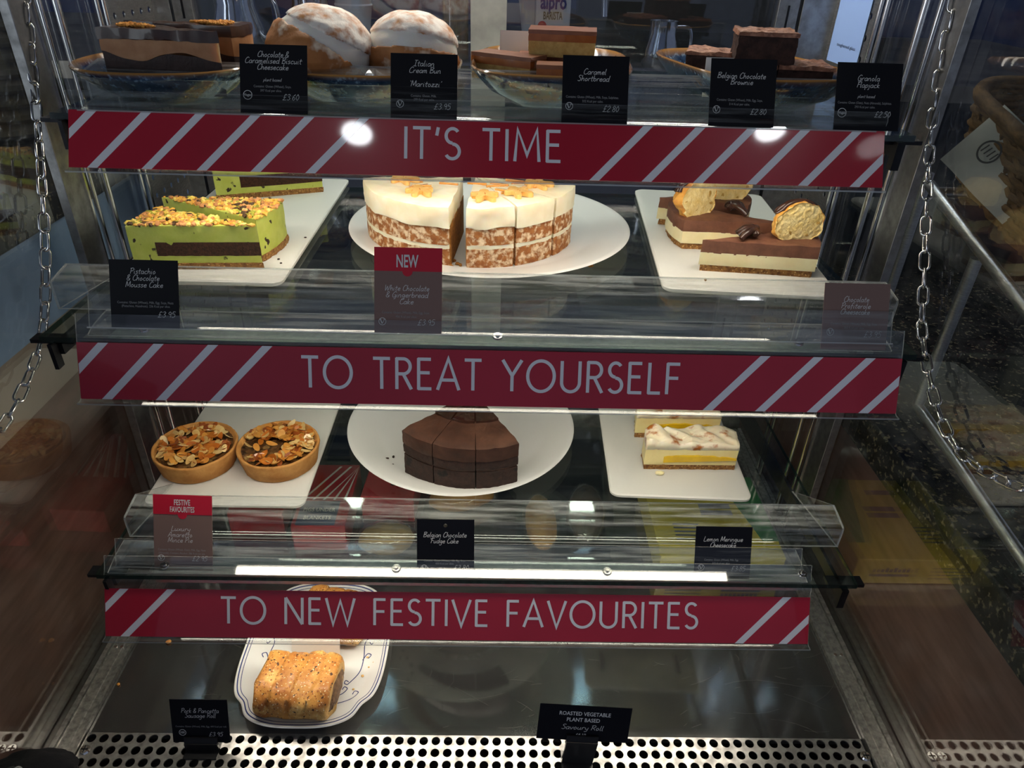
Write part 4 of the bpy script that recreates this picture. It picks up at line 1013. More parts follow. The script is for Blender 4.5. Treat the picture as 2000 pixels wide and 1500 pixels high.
# caramel shortbread
SHORT = M('shortbread', S(208, 172, 104), .85, c2=S(188, 148, 82), scale=150, bump=.8, bscale=420)
CARA = M('soft_caramel', S(168, 100, 50), .25, c2=S(146, 80, 36), scale=50, coat=.3)
MILKC = M('milk_chocolate', S(142, 92, 66), .35, c2=S(124, 76, 54), scale=60, coat=.2)
def bar(label, loc, rz, L, W_, tilt=(0, 0), seed=0):
    t = thing('caramel_shortbread', label, 'cake bar', loc, (tilt[0], tilt[1], rz), 'caramel shortbread bars')
    P = [(-L/2, -W_/2), (L/2, -W_/2), (L/2, W_/2), (-L/2, W_/2)]
    obj('shortbread_base', layer(P, 0, .0165, .0012, 200, seed=seed, grow=-.0006), SHORT, t, 50)
    obj('caramel', layer(P, .016, .0235, .0005, 100, seed=seed+1), CARA, t, 50)
    obj('chocolate_top', layer(P, .0232, .0272, .0004, 80, seed=seed+2, grow=.0003, ztop=lambda x, y: .0005*nz((x, y, 0), 60)), MILKC, t, 50)
rz_ = math.radians
zp = zT+.0183
bar('caramel shortbread bar lying slanted at the left of its bowl', (.006, .862, zp+.004), rz_(-33), .078, .034, (0, 0), 111)
bar('caramel shortbread bar on top of the others, its thick caramel facing forward', (.066, .876, zp+.0290), rz_(-6), .074, .036, (rz_(2), 0), 112)
bar('caramel shortbread bar lying flat under the top bar', (.060, .890, zp+.0005), rz_(-8), .086, .04, (0, 0), 113)
bar('caramel shortbread bar behind the top bar, its chocolate edge just showing', (.068, .944, zp+.024), rz_(-3), .066, .03, (0, 0), 114)
bar('caramel shortbread bar low at the front, mostly behind its price card', (.072, .818, zp+.0005), rz_(-4), .072, .03, (0, 0), 115)

# brownies
BROWN = M('brownie_crumb', S(66, 42, 34), .85, c2=S(38, 22, 18), scale=130, bump=1., bscale=260)
BROWN_T = M('crackled_brownie_top', S(150, 102, 78), .45, c2=S(106, 66, 48), scale=70, bump=1., bscale=190, stretch=(1, 1.6, 1), third=(S(178, 130, 104), 120, .5, .68))
def brownie(label, loc, rz, L, W_, H2, seed, tilt=(0, 0)):
    t = thing('brownie', label, 'cake bar', loc, (tilt[0], tilt[1], rz), 'chocolate brownies')
    P = [(-L/2, -W_/2), (L/2, -W_/2), (L/2, W_/2), (-L/2, W_/2)]
    obj('crumb', layer(P, 0, H2-.003, .0024, 140, seed=seed, grow=-.001), BROWN, t, 50)
    obj('crackled_top', layer(P, H2-.004, H2, .0022, 110, seed=seed+4, grow=.0006, ztop=lambda x, y: .0022*fbm((x, y, 0), 90, seed), rings=12), BROWN_T, t, 60)
brownie('brownie standing apart at the left of its bowl', (.247, .920, zp+.0005), rz_(-16), .056, .056, .034, 121)
brownie('brownie stacked on the others, tallest in its bowl', (.292, .875, zp+.0285), rz_(-10), .064, .058, .032, 122)
brownie('brownie at the right end of its bowl, lowest of the three', (.337, .868, zp+.001), rz_(-8), .060, .060, .028, 123)
brownie('brownie under the stacked one, mostly behind the brownie price card', (.280, .868, zp+.0005), rz_(-10), .05, .05, .028, 124)

# ------------------------------------------------------------------ price cards
CARD_K = M('black_card', S(13, 14, 21), .5, ior=1.25)
CARD_B = M('brown_card', S(128, 104, 97), .5, ior=1.25)
CARD_R = M('red_card', S(196, 20, 48), .4, coat=.2)
INKW = M('card_lettering', S(214, 214, 212), .6)
INKG = M('small_print_grey', S(150, 150, 150), .6)
CARDW = M('white_card', S(240, 236, 230), .5)
CW = .065
LEAN = math.radians(25)
def price_card(label, px, py, Y, wpx, hpx, lines, mat=CARD_K, band=None, logo=None, hole=None, rot=(0, 0, 0), name='price_card', W_=CW, group='price cards', foot=None, base=None):
    u = W_/wpx; H2 = hpx*u
    p = at_y(px, py, Y); bx, bz, by = p.x+W_/2, p.z-H2, Y
    ln = LEAN if base is None else base
    rot = (-ln, rot[1], 0); bz = p.z-H2*math.cos(ln); by = Y-H2*math.sin(ln)
    t = thing(name, label, 'price card', (bx, by, bz), rot, group)
    if hole:
        b = bmesh.new(); k = 24; hx, hz = (hole[0]-wpx/2)*u, H2-hole[1]*u; hr = 3.6*u
        sq = []
        for i in range(k):
            a = 2*PI*i/k+PI/4; c, s_ = math.cos(a), math.sin(a); sq.append((c, s_, hx+hr*c, hz+hr*s_))
        top = [b.verts.new((x, 0, z)) for _, _, x, z in sq]; out = []
        for c, s_, x, z in sq:
            tx = ((W_/2-hx)/c if c > 0 else (-W_/2-hx)/c) if abs(c) > 1e-9 else 9; tz = ((H2-hz)/s_ if s_ > 0 else (-hz)/s_) if abs(s_) > 1e-9 else 9
            q = min(tx, tz); out.append(b.verts.new((hx+c*q, 0, hz+s_*q)))
        for i in range(k): b.faces.new((top[i], top[(i+1) % k], out[(i+1) % k], out[i]))
        for cx_, cz_ in ((-W_/2, 0), (W_/2, 0), (W_/2, H2), (-W_/2, H2)):
            near = sorted(out, key=lambda v: (v.co-Vector((cx_, 0, cz_))).length)[:2]
            if (near[0].co-Vector((cx_, 0, cz_))).length > 1e-5 and abs(near[0].co.x-near[1].co.x) > 1e-6 and abs(near[0].co.z-near[1].co.z) > 1e-6: b.faces.new((near[0], b.verts.new((cx_, 0, cz_)), near[1]))
        g = bmesh.ops.extrude_face_region(b, geom=b.faces[:]); bmesh.ops.translate(b, verts=[v for v in g['geom'] if isinstance(v, bmesh.types.BMVert)], vec=(0, .0007, 0))
    else: b = BX(-W_/2, W_/2, 0, .0007, 0, H2)
    obj('board', b, mat, t)
    X = lambda v: (v-wpx/2)*u
    Z = lambda v: H2-v*u
    if band:
        hb, nx_, nr, rows = band
        b = bmesh.new(); box(b, -W_/2, W_/2, -.0003, 0, Z(hb), H2)
        k = 16; A = [b.verts.new((X(nx_)+nr*u*math.cos(PI+PI*i/k), -.0003, Z(hb)+nr*u*math.sin(PI+PI*i/k))) for i in range(k+1)]; b.faces.new(A)
        bd = obj('header_band', b, CARD_R, t)
        i2 = Ink()
        for tx, cx, y, w, cap in rows: i2.type(tx, X(cx), Z(y), cap*u, w*u, .018)
        i2.build('header_lettering', INKW, bd, -.0006)
    i2, i3 = Ink(), Ink()
    for kind, tx, cx, y, w, cap in lines:
        if kind == 'H': i2.write(tx, X(cx), Z(y), cap*u, w*u, HAND, .085)
        else: (i2 if kind == 'B' else i3).type(tx, X(cx), Z(y), cap*u, w*u, .012 if kind == 'B' else 0)
    if logo:
        kd, lx, ly, r = logo; i2.ring(X(lx), Z(ly), r*u, 1.1*u)
        if kd == 'V':
            i2.ribbon([(X(lx-r*.55), Z(ly-r*.5)), (X(lx-.3), Z(ly+r*.6))], 2.*u); i2.ribbon([(X(lx-.3), Z(ly+r*.6)), (X(lx+r*.55), Z(ly-r*.5))], .9*u)
            for q in (-.55, .5): i2.ribbon([(X(lx+r*q-2.2), Z(ly-r*.55)), (X(lx+r*q+2.2), Z(ly-r*.55))], .8*u)
        elif kd == 'Vegan': i2.type('Vegan', X(lx), Z(ly+2), 4.6*u, 15*u, .02)
        else: i2.type('100', X(lx), Z(ly+2.4), 5*u, 8*u, .02)
    i2.build('lettering', INKW, t, -.0004)
    if i3.v: i3.build('small_print', INKG, t, -.0004)
    return t
def T1(c): return 'Contains: '+c
TY, MY, BY = .7556, .6391, .601
G_, Hc = 'T', 'H'
P_ = '\u00a3'
L3 = 11
price_card('black price card for the chocolate and caramelised biscuit cheesecake', 467, 85, TY, 133, 131, [('H', 'Chocolate &', 66, 24, 62, L3), ('H', 'Caramelised Biscuit', 66, 36, 112, L3), ('H', 'Cheesecake', 65, 48, 62, L3), ('H', 'plant based', 64, 70, 36, 6), ('T', T1('Gluten (Wheat), Soya.'), 64, 82, 74, 4.6), ('T', '397 Kcal per slice.', 61, 90, 42, 4.6), ('H', P_+'3.60', 100, 105, 33, 11)], logo=('Vegan', 15, 97, 8.5))
price_card('black price card for the italian cream bun', 763, 103, TY, 133, 131, [('H', 'Italian', 66, 24, 42, L3), ('H', 'Cream Bun', 68, 37, 64, L3), ('H', "`Maritozzi'", 69, 63, 64, L3), ('T', T1('Gluten, Milk.'), 66, 83, 51, 4.6), ('T', '299 Kcal per cake.', 67, 90, 42, 4.6), ('H', P_+'3.95', 103, 106, 33, 11)], logo=('V', 19, 97, 7))
price_card('black price card for the caramel shortbread', 1100, 107, TY, 133, 131, [('H', 'Caramel', 64, 36, 46, L3), ('H', 'Shortbread', 62, 49, 64, L3), ('T', T1('Gluten (Wheat), Milk, Soya, Sulphites.'), 61, 82, 106, 4.6), ('T', '332 Kcal per cake.', 62, 90, 42, 4.6), ('H', P_+'2.80', 99, 107, 33, 11)], logo=('V', 15, 98, 7))
price_card('black price card for the belgian chocolate brownie', 1390, 113, TY, 133, 131, [('H', 'Belgian Chocolate', 62, 38, 98, L3), ('H', 'Brownie', 63, 50, 46, L3), ('T', T1('Gluten (Wheat), Milk, Egg, Soya.'), 61, 82, 93, 4.6), ('T', '314 Kcal per cake.', 61, 90, 42, 4.6), ('H', P_+'2.80', 100, 107, 33, 11)], logo=('V', 15, 99, 7))
price_card('black price card for the granola flapjack', 1637, 121, TY, 133, 131, [('H', 'Granola', 64, 35, 46, L3), ('H', 'Flapjack', 64, 48, 47, L3), ('H', 'plant based', 62, 68, 35, 6), ('T', T1('Gluten (Oats), Nuts (Almonds), Sulphites.'), 60, 80, 110, 4.6), ('T', '293 Kcal per cake.', 61, 88, 42, 4.6), ('H', P_+'2.50', 98, 105, 33, 11)], logo=('Vegan', 15, 98, 8.5))
price_card('black price card for the pistachio and chocolate mousse cake', 212, 506, MY, 133, 133, [('H', 'Pistachio', 65, 27, 50, L3), ('H', '& Chocolate', 65, 40, 64, L3), ('H', 'Mousse Cake', 67, 53, 73, L3), ('T', T1('Gluten (Wheat), Milk, Egg, Soya, Nuts'), 68, 85, 109, 4.6), ('T', '(Pistachios, Hazelnuts). 236 Kcal per slice.', 69, 92, 94, 4.6), ('H', P_+'3.95', 108, 111, 34, 11)])
price_card('brown price card with red NEW header for the gingerbread cake', 731, 482, MY+.0070, 133, 168, [('H', 'White Chocolate', 64, 84, 88, L3), ('H', '& Gingerbread', 64, 97, 84, L3), ('H', 'Cake', 63, 110, 28, L3), ('T', T1('Gluten (Wheat), Milk, Egg, Soya.'), 62, 129, 94, 4.6), ('T', '456 Kcal per slice.', 63, 137, 42, 4.6), ('H', P_+'3.95', 102, 151, 34, 11)], CARD_B, (46, 65, 10, [('NEW', 65, 38, 43, 24)]), ('V', 16, 145, 7))
price_card('plain brown price card for the chocolate profiterole cheesecake', 1612, 552, MY, 133, 133, [('H', 'Chocolate', 65, 37, 52, L3), ('H', 'Profiterole', 65, 50, 60, L3), ('H', 'Cheesecake', 64, 62, 60, L3), ('T', T1('Gluten (Wheat), Milk, Egg, Soya.'), 64, 83, 95, 4.6), ('T', '283 Kcal per slice.', 65, 91, 42, 4.6), ('H', P_+'3.95', 103, 107, 35, 11)], CARD_B, None, ('V', 17, 98, 7))
price_card('brown price card with red FESTIVE FAVOURITES header for the mince pie', 296, 966, BY+.0090, 113, 152, [('H', 'Luxury', 52, 72, 37, 10), ('H', 'Amaretto', 51, 84, 47, 10), ('H', 'Mince Pie', 51, 95, 48, 10), ('T', T1('Gluten (Wheat, Oats), Milk, Egg, Nuts'), 54, 112, 92, 4.2), ('T', '(Almonds). Contains Alcohol. 386 Kcal per pie.', 54, 119, 90, 4.2), ('H', P_+'2.95', 88, 132, 29, 10)], CARD_B, (39, 56, 9, [('FESTIVE', 56, 20, 31, 11), ('FAVOURITES', 56, 34, 47, 11)]), ('V', 14, 127, 6), rot=(0, math.radians(1.2), 0))
price_card('black price card with a punched hole for the fudge cake', 815, 1014, BY, 111, 112, [('H', 'Belgian Chocolate', 54, 35, 84, 10), ('H', 'Fudge Cake', 53, 47, 54, 10), ('T', T1('Gluten (Wheat), Milk, Egg, Soya.'), 54, 84, 81, 4), ('T', '420 Kcal per slice.', 54, 90, 36, 4), ('H', P_+'3.80', 86, 101, 30, 10)], logo=('V', 14, 97, 6), hole=(55, 12), rot=(0, math.radians(-.4), 0))
price_card('black price card for the lemon meringue cheesecake', 1360, 1028, BY, 113, 112, [('H', 'Lemon Meringue', 55, 30, 79, 10), ('H', 'Cheesecake', 55, 42, 52, 10), ('T', T1('Gluten (Wheat), Milk, Egg.'), 54, 70, 69, 4), ('T', '333 Kcal per slice.', 54, 77, 36, 4), ('H', P_+'3.85', 88, 91, 29, 10)], logo=('V', 14, 84, 6))
# the two cards that stand on the grille
def clip(t, W_, H2):
    o = obj('clip', BX(-W_, W_, -.0032, -.0006, -.002, .008), BLACKPLASTIC, t)
    b = bmesh.new(); box(b, -W_, W_, -.004, -.001, -H2, .0015); box(b, -W_, W_, -.014, .010, -H2, -H2+.002); q = obj('stand', b, BLACKPLASTIC, t); q.rotation_euler = (-t.rotation_euler.x, 0, 0)
t = price_card('black price card for the pork and pancetta sausage roll on the grille', 330, 1366, .4965, 111, 97, [('H', 'Pork & Pancetta', 57, 29, 73, 10), ('H', 'Sausage Roll', 57, 40, 60, 10), ('T', T1('Gluten (Wheat), Milk, Egg. 449 Kcal per roll.'), 57, 62, 99, 3.8), ('H', P_+'3.95', 84, 82, 27, 9)], logo=('100', 20, 74, 6.5), base=math.radians(18))
clip(t, .019, t.location.z-.0016)
t = price_card('wide black card reading ROASTED VEGETABLE PLANT BASED tilted on the grille', 1049, 1378, .4815, 183, 80, [('B', 'ROASTED VEGETABLE', 91, 22, 102, 8.5), ('B', 'PLANT BASED', 89, 36, 66, 8.5), ('H', 'Savoury Roll', 89, 54, 84, 11), ('B', P_+'4.10', 88, 68, 20, 5), ('T', 'Created for use at the bar', 86, 73, 50, 2.4), ('T', 'no milk in ingredients', 86, 77, 52, 2.4)], rot=(0, math.radians(4.5), 0), W_=.104, base=math.radians(18))
clip(t, .018, t.location.z-.0016)
# small blank cards lying among the food
def slip(label, px, py, Y, w, h, rot, base):
    p = at_y(px, py, Y); b = BX(-w/2, w/2, 0, .0006, 0, h); o = obj('blank_card', b, CARDW, None, loc=(p.x, Y, base), rot=rot); tag(o, label, 'card', 'blank white cards')
slip('small white card standing between the two sausage rolls', 618, 1290, .600, .068, .05, (math.radians(-12), 0, math.radians(-14)), .0075)
slip('small white card leaning behind the shortbread bars', 1003, 105, .925, .034, .036, (math.radians(-8), 0, math.radians(-6)), zT+.030)
slip('small white card edge showing above the brownie price card', 1412, 110, .848, .032, .0405, (math.radians(-10), 0, 0), zT+.012)

# ------------------------------------------------------------------ wrapped goods lying on the deck behind
PACK_Y = M('yellow_carton', S(206, 186, 62), .35, c2=S(196, 174, 50), scale=12, coat=.3)
PACK_G = M('green_print', S(34, 116, 62), .35, coat=.3)
PACK_N = M('navy_print', S(52, 66, 100), .4)
PACK_R = M('red_carton', S(176, 26, 44), .3, c2=S(156, 20, 38), scale=10, coat=.4)
PACK_W = M('white_print', S(214, 212, 206), .5)
KRAFT = M('kraft_wrap', S(190, 156, 98), .5, c2=S(166, 130, 78), scale=22, bump=.4, bscale=60)
BREAD = M('baked_bread', S(198, 148, 74), .6, c2=S(166, 112, 46), scale=30, bump=.4, bscale=120)
CLING = clear('cling_wrap', (.95, .95, .95, 1), .08, .06, haze=.06)
t = thing('carton', 'yellow carton with green corner lying behind the lemon cheesecake ticket', 'carton', (.345, .83, 0))
obj('box', BX(-.10, .085, -.085, .10, 0, .05, bev=.002), PACK_Y, t)
b = bmesh.new(); prism(b, [(.025, .1), (.085, .1), (.085, -.05), (.06, -.05)], .0502, .0506); obj('green_corner', b, PACK_G, t)
i2 = Ink()
for y, x0, x1 in ((.02, -.02, .03), (.005, -.02, .03), (.06, -.03, .01)): i2.poly([(x0, y), (x1, y), (x1, y+.011), (x0, y+.011)])
for k in range(5): i2.poly([(-.07, -.05+.008*k), (-.03, -.05+.008*k), (-.03, -.047+.008*k), (-.07, -.047+.008*k)])
i2.build_flat('printing', PACK_N, t, .0508)
i2 = Ink()
for k in range(9): i2.poly([(.001+.0064*k, .025), (.0058+.0064*k, .025), (.0058+.0064*k, .031+.003*(k in (0, 3, 5))), (.001+.0064*k, .031+.003*(k in (0, 3, 5)))])
for k in range(4): i2.poly([(-.085, .012+.007*k), (-.03, .012+.007*k), (-.03, .0135+.007*k), (-.085, .0135+.007*k)])
i2.poly([(0, .016), (.06, .016), (.06, .021), (0, .021)])
i2.build('front_printing', PACK_N, t, -.0856)
def red_pack(label, x, y, w, d, h, rz, txt, z=0):
    t = thing('carton', label, 'carton', (x, y, z), (0, 0, rz), 'red festive cartons')
    obj('box', BX(-w/2, w/2, -d/2, d/2, 0, h, bev=.002), PACK_R, t)
    i2 = Ink()
    for k in range(5):
        a = -w/2+.004+k*w*.2; i2.poly([(a, -d*.1), (a+.004, -d*.1), (min(w/2, a+.05), d*.46), (min(w/2, a+.046), d*.46)])
    i2.build_flat('stripe_print', PACK_W, t, h+.0004)
    if txt:
        pn = obj('navy_panel', BX(-w*.42, w*.30, -d*.48, -d*.12, h, h+.0005), PACK_N, t)
        i2 = Ink(); i2.type('PIGS UNDER', -.004, -d*.28, .008, w*.6, .02); i2.type('BLANKETS', -.004, -d*.40, .008, w*.5, .02); i2.build_flat('lettering', PACK_W, pn, h+.0008)
red_pack('red carton with navy PIGS UNDER BLANKETS panel on the deck', -.268, .872, .082, .15, .05, .02, True)
red_pack('striped red carton beside the navy panelled one, below the fudge cake', -.168, .945, .085, .16, .05, -.05, False)
red_pack('red carton at the far left of the deck, below the mince pies', -.375, .93, .085, .20, .045, .03, False)
def loaf(label, x, y, L, w, h, rz, mat=KRAFT, seed=0):
    t = thing('wrapped_roll', label, 'wrapped roll', (x, y, 0), (0, 0, rz), 'wrapped rolls on the deck')
    obj('roll', blob((L/2, w/2, h/2), 4, .06, 2.5, seed, lambda p, d: Vector((p.x, p.y, max(p.z, -h*.42))), c=(0, 0, h*.425)), mat, t, 60)
    obj('wrapper', blob((L/2+.004, w/2+.004, h/2+.003), 4, .08, 5, seed+2, lambda p, d: Vector((p.x, p.y, max(p.z, -h*.425))), c=(0, 0, h*.43)), CLING, t, 60)
loaf('tan wrapped roll in front of the striped red carton', -.166, .805, .085, .055, .045, .1, KRAFT, 3)
loaf('golden wrapped baguette on the deck below the fudge cake', -.055, .905, .11, .05, .045, .25, BREAD, 4)
loaf('upright golden wrapped roll on the deck left of the yellow carton', .075, .85, .05, .12, .04, .05, BREAD, 5)
loaf('brown wrapped roll on the deck beside the golden one', .150, .875, .06, .13, .038, -.1, M('dark_wrap', S(92, 66, 44), .4, c2=S(60, 48, 36), scale=40), 6)

# crumbs
def crumbs(label, pts, z, mat, r=.0022, seed=1):
    random.seed(seed); b = bmesh.new()
    for x, y in pts: blob((r*random.uniform(.6, 1.3), r*random.uniform(.6, 1.2), r*.6), 2, .25, 2, seed+x*90, bm=b, c=(x, y, r*.45))
    o = obj('crumbs', b, mat, None, 60, loc=(0, 0, z)); tag(o, label, 'crumbs', None, 'stuff')
crumbs('dark crumbs left of the fudge cake on the round plate', [(-.140, .775), (-.148, .771), (-.139, .757), (-.131, .744), (-.151, .757), (-.128, .728), (-.133, .716)], zB+.0062, FUDGE_S, .0024)
crumbs('pale crumbs scattered on the black glass deck at the left', [(at_z(330, 1255, 0).x, at_z(330, 1255, 0).y), (at_z(232, 1338, 0).x, at_z(232, 1338, 0).y)], .0006, CRUMB, .0028, 2)
crumbs('golden crumbs in the gap of the gingerbread cake', [(-.062, .80), (-.05, .797), (-.055, .806), (-.046, .793), (-.066, .793), (-.058, .789), (.11, .80)], zM+.0064, GINGER_CUT, .0032, 3)
crumbs('crumbs on the right of the oval platter', [(-.158, .585), (-.153, .592), (-.15, .586), (-.164, .572), (-.162, .60), (-.172, .553), (-.285, .553), (-.283, .545)], .0070, PASTRY_S, .0016, 4)
crumbs('crumbs on the pistachio tray', [(-.256, .784), (-.262, .796), (-.292, .772), (-.30, .765), (-.248, .87), (-.415, 1.005)], zM+.0082, CHOC_BASE, .0014, 5)
crumbs('biscuit crumb beside the front profiterole slice', [(.384, .806), (.379, .80), (.24, .762)], zM+.0082, BISCUIT, .0026, 6)

# ------------------------------------------------------------------ either side of the case
def worktop(name, label, x0, x1, z0, z1, cab):
    o = obj('granite_worktop', BX(x0, x1, .1, 1.4, z0, z1, bev=.004), GRANITE, None); tag(o, label, 'worktop', 'granite worktops')
    t = thing('counter_cabinet', cab, 'cabinet', ((x0+x1)/2, .8, -.95), group='counter cabinets'); return t
xa = -.56
t = worktop('granite_worktop', 'dark speckled granite worktop beyond the left glass pane', -1.5, xa, .489, .523, 'counter cabinet with a slate blue band beyond the left pane'); o0 = t.location.copy()
def CB(*a): b = BX(*a); bmesh.ops.translate(b, verts=b.verts[:], vec=-o0); return b
obj('body', CB(-1.5, xa-.004, .12, 1.40, -.95, .30), BROWNWOOD, t); obj('blue_band', CB(-1.5, xa-.003, .12, 1.40, .381, .489), BLUEPANEL, t); obj('taupe_band', CB(-1.5, xa-.0035, .12, 1.40, .30, .381), TAUPE, t)
xa = .532
t = worktop('granite_worktop', 'dark speckled granite worktop beyond the right glass pane', xa, 1.5, .186, .243, 'brown counter cabinet beyond the right pane'); o0 = t.location.copy()
obj('body', CB(xa+.004, 1.5, .12, 1.40, -.95, .186), BROWNWOOD, t)
# tilted steel stand with a wicker basket on the right
t = thing('steel_stand', 'sloping steel tube stand on the right granite worktop', 'stand', (.56, .75, .243)); o0 = t.location.copy()
def TB(a, c, r=.007): return TUBE([Vector(a)-o0, Vector(c)-o0], r, 14)
for x in (.56, .95):
    A1, A2 = at_x(1815, 360, .56), at_x(2010, 612, .56); d = A2-A1; A2 = A2+d*.6
    B1, B2 = at_x(1908, 505, .56), at_x(1792, 792, .56); C2 = at_x(1962, 1150, .56); C2 = C2+(C2-B2)*.5; C2.z = .2512
    for p in (A1, A2, B1, B2, C2): p.x = x
    obj('rail', TB(A1, A2), STEEL, t, 60); obj('strut', TB(B1, B2), STEEL, t, 60); obj('foot_rail', TB(B2, C2), STEEL, t, 60)
obj('back_leg', TB((.56, .93, .243), (.56, .93, .565)), STEEL, t, 60); obj('back_leg', TB((.95, .93, .243), (.95, .93, .565)), STEEL, t, 60)
sl = math.atan2(A1.z-A2.z, A1.y-A2.y)
obj('cross_rail', TB((.56, .90, .548), (.95, .90, .548)), STEEL, t, 60)
mid = at_x(1915, 490, .56)
WICK = M('wicker', S(120, 92, 58), .75, c2=S(82, 60, 36), scale=60, stretch=(1, 1, 3), bump=.5, bscale=200)
t = thing('wicker_basket', 'woven wicker bread basket tilted forward on the steel stand', 'basket', (.755, mid.y, mid.z+.012), (sl, 0, 0))
b = bmesh.new(); w, d, h, NB = .165, .17, .10, 13
PL = rounded(-w, w, -d, d, .05, 8)
for k in range(NB):
    z = .004+h*k/(NB-1); f = 1+.12*k/(NB-1); q = []
    RP = resample(PL, .012)
    for i, (x, y) in enumerate(RP):
        L = math.hypot(x, y); o_ = .0035*math.sin(i*PI/2+k*PI); q.append((x*f*(1+o_/L), y*f*(1+o_/L), z))
    tube(b, q, .0046, 6, True)
obj('weave', b, WICK, t, 60)
b = bmesh.new()
for i, (x, y) in enumerate(resample(PL, .024)): tube(b, [(x, y, 0), (x*1.12, y*1.12, h)], .003, 6)
obj('stake', b, WICK, t, 60)
b = bmesh.new(); tube(b, [(x*1.12, y*1.12, h+.004) for x, y in resample(PL, .012)], .0085, 8, True); obj('rim', b, WICK, t, 60)
obj('base', BX(-w*.95, w*.95, -d*.95, d*.95, -.002, .003), WICK, t)
for k, (x, y, rr, lab) in enumerate(((-.06, .05, .062, 'round golden bread roll at the back of the wicker basket'), (.05, -.02, .06, 'bread roll in the middle of the wicker basket'), (-.07, -.08, .058, 'bread roll at the front of the wicker basket'))):
    M_ = Matrix.Translation((.755, mid.y, mid.z+.012)) @ Matrix.Rotation(sl, 4, 'X'); p = M_ @ Vector((x, y, .06))
    o = obj('bread_roll', blob((rr, rr*1.05, rr*.75), 4, .06, 2, k), BREAD, None, 60, loc=p); tag(o, lab, 'bread', 'bread rolls in the basket')
PAPER = M('grey_paper', S(176, 176, 170), .7, c2=S(160, 160, 156), scale=10)
p = at_x(1958, 322, .575); t = thing('paper_sheet', 'pale paper sheet with a dark round stamp leaning on the wicker basket', 'paper', p, (math.radians(-20), math.radians(28), math.radians(-62)))
b = bmesh.new()
gr_ = [[b.verts.new((x*.009-.054, .004*math.sin(x*.7)*math.cos(y*.4), y*.009-.04)) for x in range(13)] for y in range(10)]
for a, c in zip(gr_, gr_[1:]):
    for k in range(12): b.faces.new((a[k], a[k+1], c[k+1], c[k]))
g = bmesh.ops.extrude_face_region(b, geom=b.faces[:]); bmesh.ops.translate(b, verts=[v for v in g['geom'] if isinstance(v, bmesh.types.BMVert)], vec=(0, .0006, 0))
obj('sheet', b, PAPER, t, 60)
i2 = Ink(); i2.ring(-.02, .0, .012, .0022)
for k in range(4): i2.ribbon([(-.0275+.005*k, -.005), (-.0262+.005*k, .005)], .0016)
i2.build('stamp', M('grey_ink', S(58, 58, 60), .7), t, -.006)
# left: a wrapped cake and a jar of cookies on the granite
zg = .523
CELLO = clear('cellophane', (.9, .88, .84, 1), .1, .05, haze=.10, hazecol=(.6, .52, .4, 1))
PANET = M('dark_fruit_loaf', S(140, 116, 84), .7, c2=S(70, 56, 40), scale=34, bump=.8, bscale=60, third=(S(176, 156, 120), 26, .55, .7))
t = thing('wrapped_cake', 'tall cellophane wrapped cake on the left granite worktop', 'wrapped cake', (-.675, .835, zg))
obj('cake', blob((.060, .060, .085), 4, .12, 2.2, 8, lambda p, d: Vector((p.x, p.y, max(p.z, -.075))), c=(0, 0, .0755)), PANET, t, 60)
obj('wrapper', blob((.067, .067, .097), 5, .16, 5, 9, lambda p, d: Vector((p.x, p.y, max(p.z, -.076))), c=(0, 0, .0765)), CELLO, t, 40)
jx, jy = -.775, 1.175
t = thing('cookie_jar', 'clear jar of stacked cookies on the left granite worktop', 'jar', (jx, jy, zg))
b = bmesh.new(); lathe(b, [(0, .001), (.95, .001), (1, .006), (1, .29), (.9, .31), (.87, .31), (.96, .288), (.96, .008), (.9, .0045), (0, .0045)], circle(.072), 48); obj('glass', b, BACKGLASS, t, 40)
COOKIE = M('pale_cookie', S(214, 182, 132), .8, c2=S(190, 152, 100), scale=40, bump=.5, bscale=120)
for k in range(12):
    b = bmesh.new(); lathe(b, [(0, 0), (.86, 0), (1, .006), (.98, .013), (.8, .019), (0, .0205)], lambda a: (.062*(1+.04*nz((math.cos(a), math.sin(a), k), 1.5))*math.cos(a), .062*(1+.04*nz((math.cos(a), math.sin(a), k), 1.5))*math.sin(a)), 36)
    o = obj('cookie', b, COOKIE, None, 50, loc=(jx+random.uniform(-.003, .003), jy+random.uniform(-.003, .003), zg+.0052+.0212*k)); tag(o, 'pale round cookie stacked in the clear jar on the left worktop', 'cookie', 'cookies in the jar')
# dark pouch with white script at the front left corner
t = thing('black_pouch', 'black cloth pouch with white script lying at the front left corner', 'pouch', (-.505, .437, .004), (0, 0, .1))
obj('cloth', blob((.05, .03, .014), 5, .12, 2, 4, c=(0, 0, .0125)), M('black_cloth', S(10, 10, 16), .9, bump=.4, bscale=400), t, 60)
i2 = Ink(); i2.write('?rov', .012, -.012, .014, .05, HAND, .14, 0); o = i2.build_flat('lettering', INKW, t, .0275)

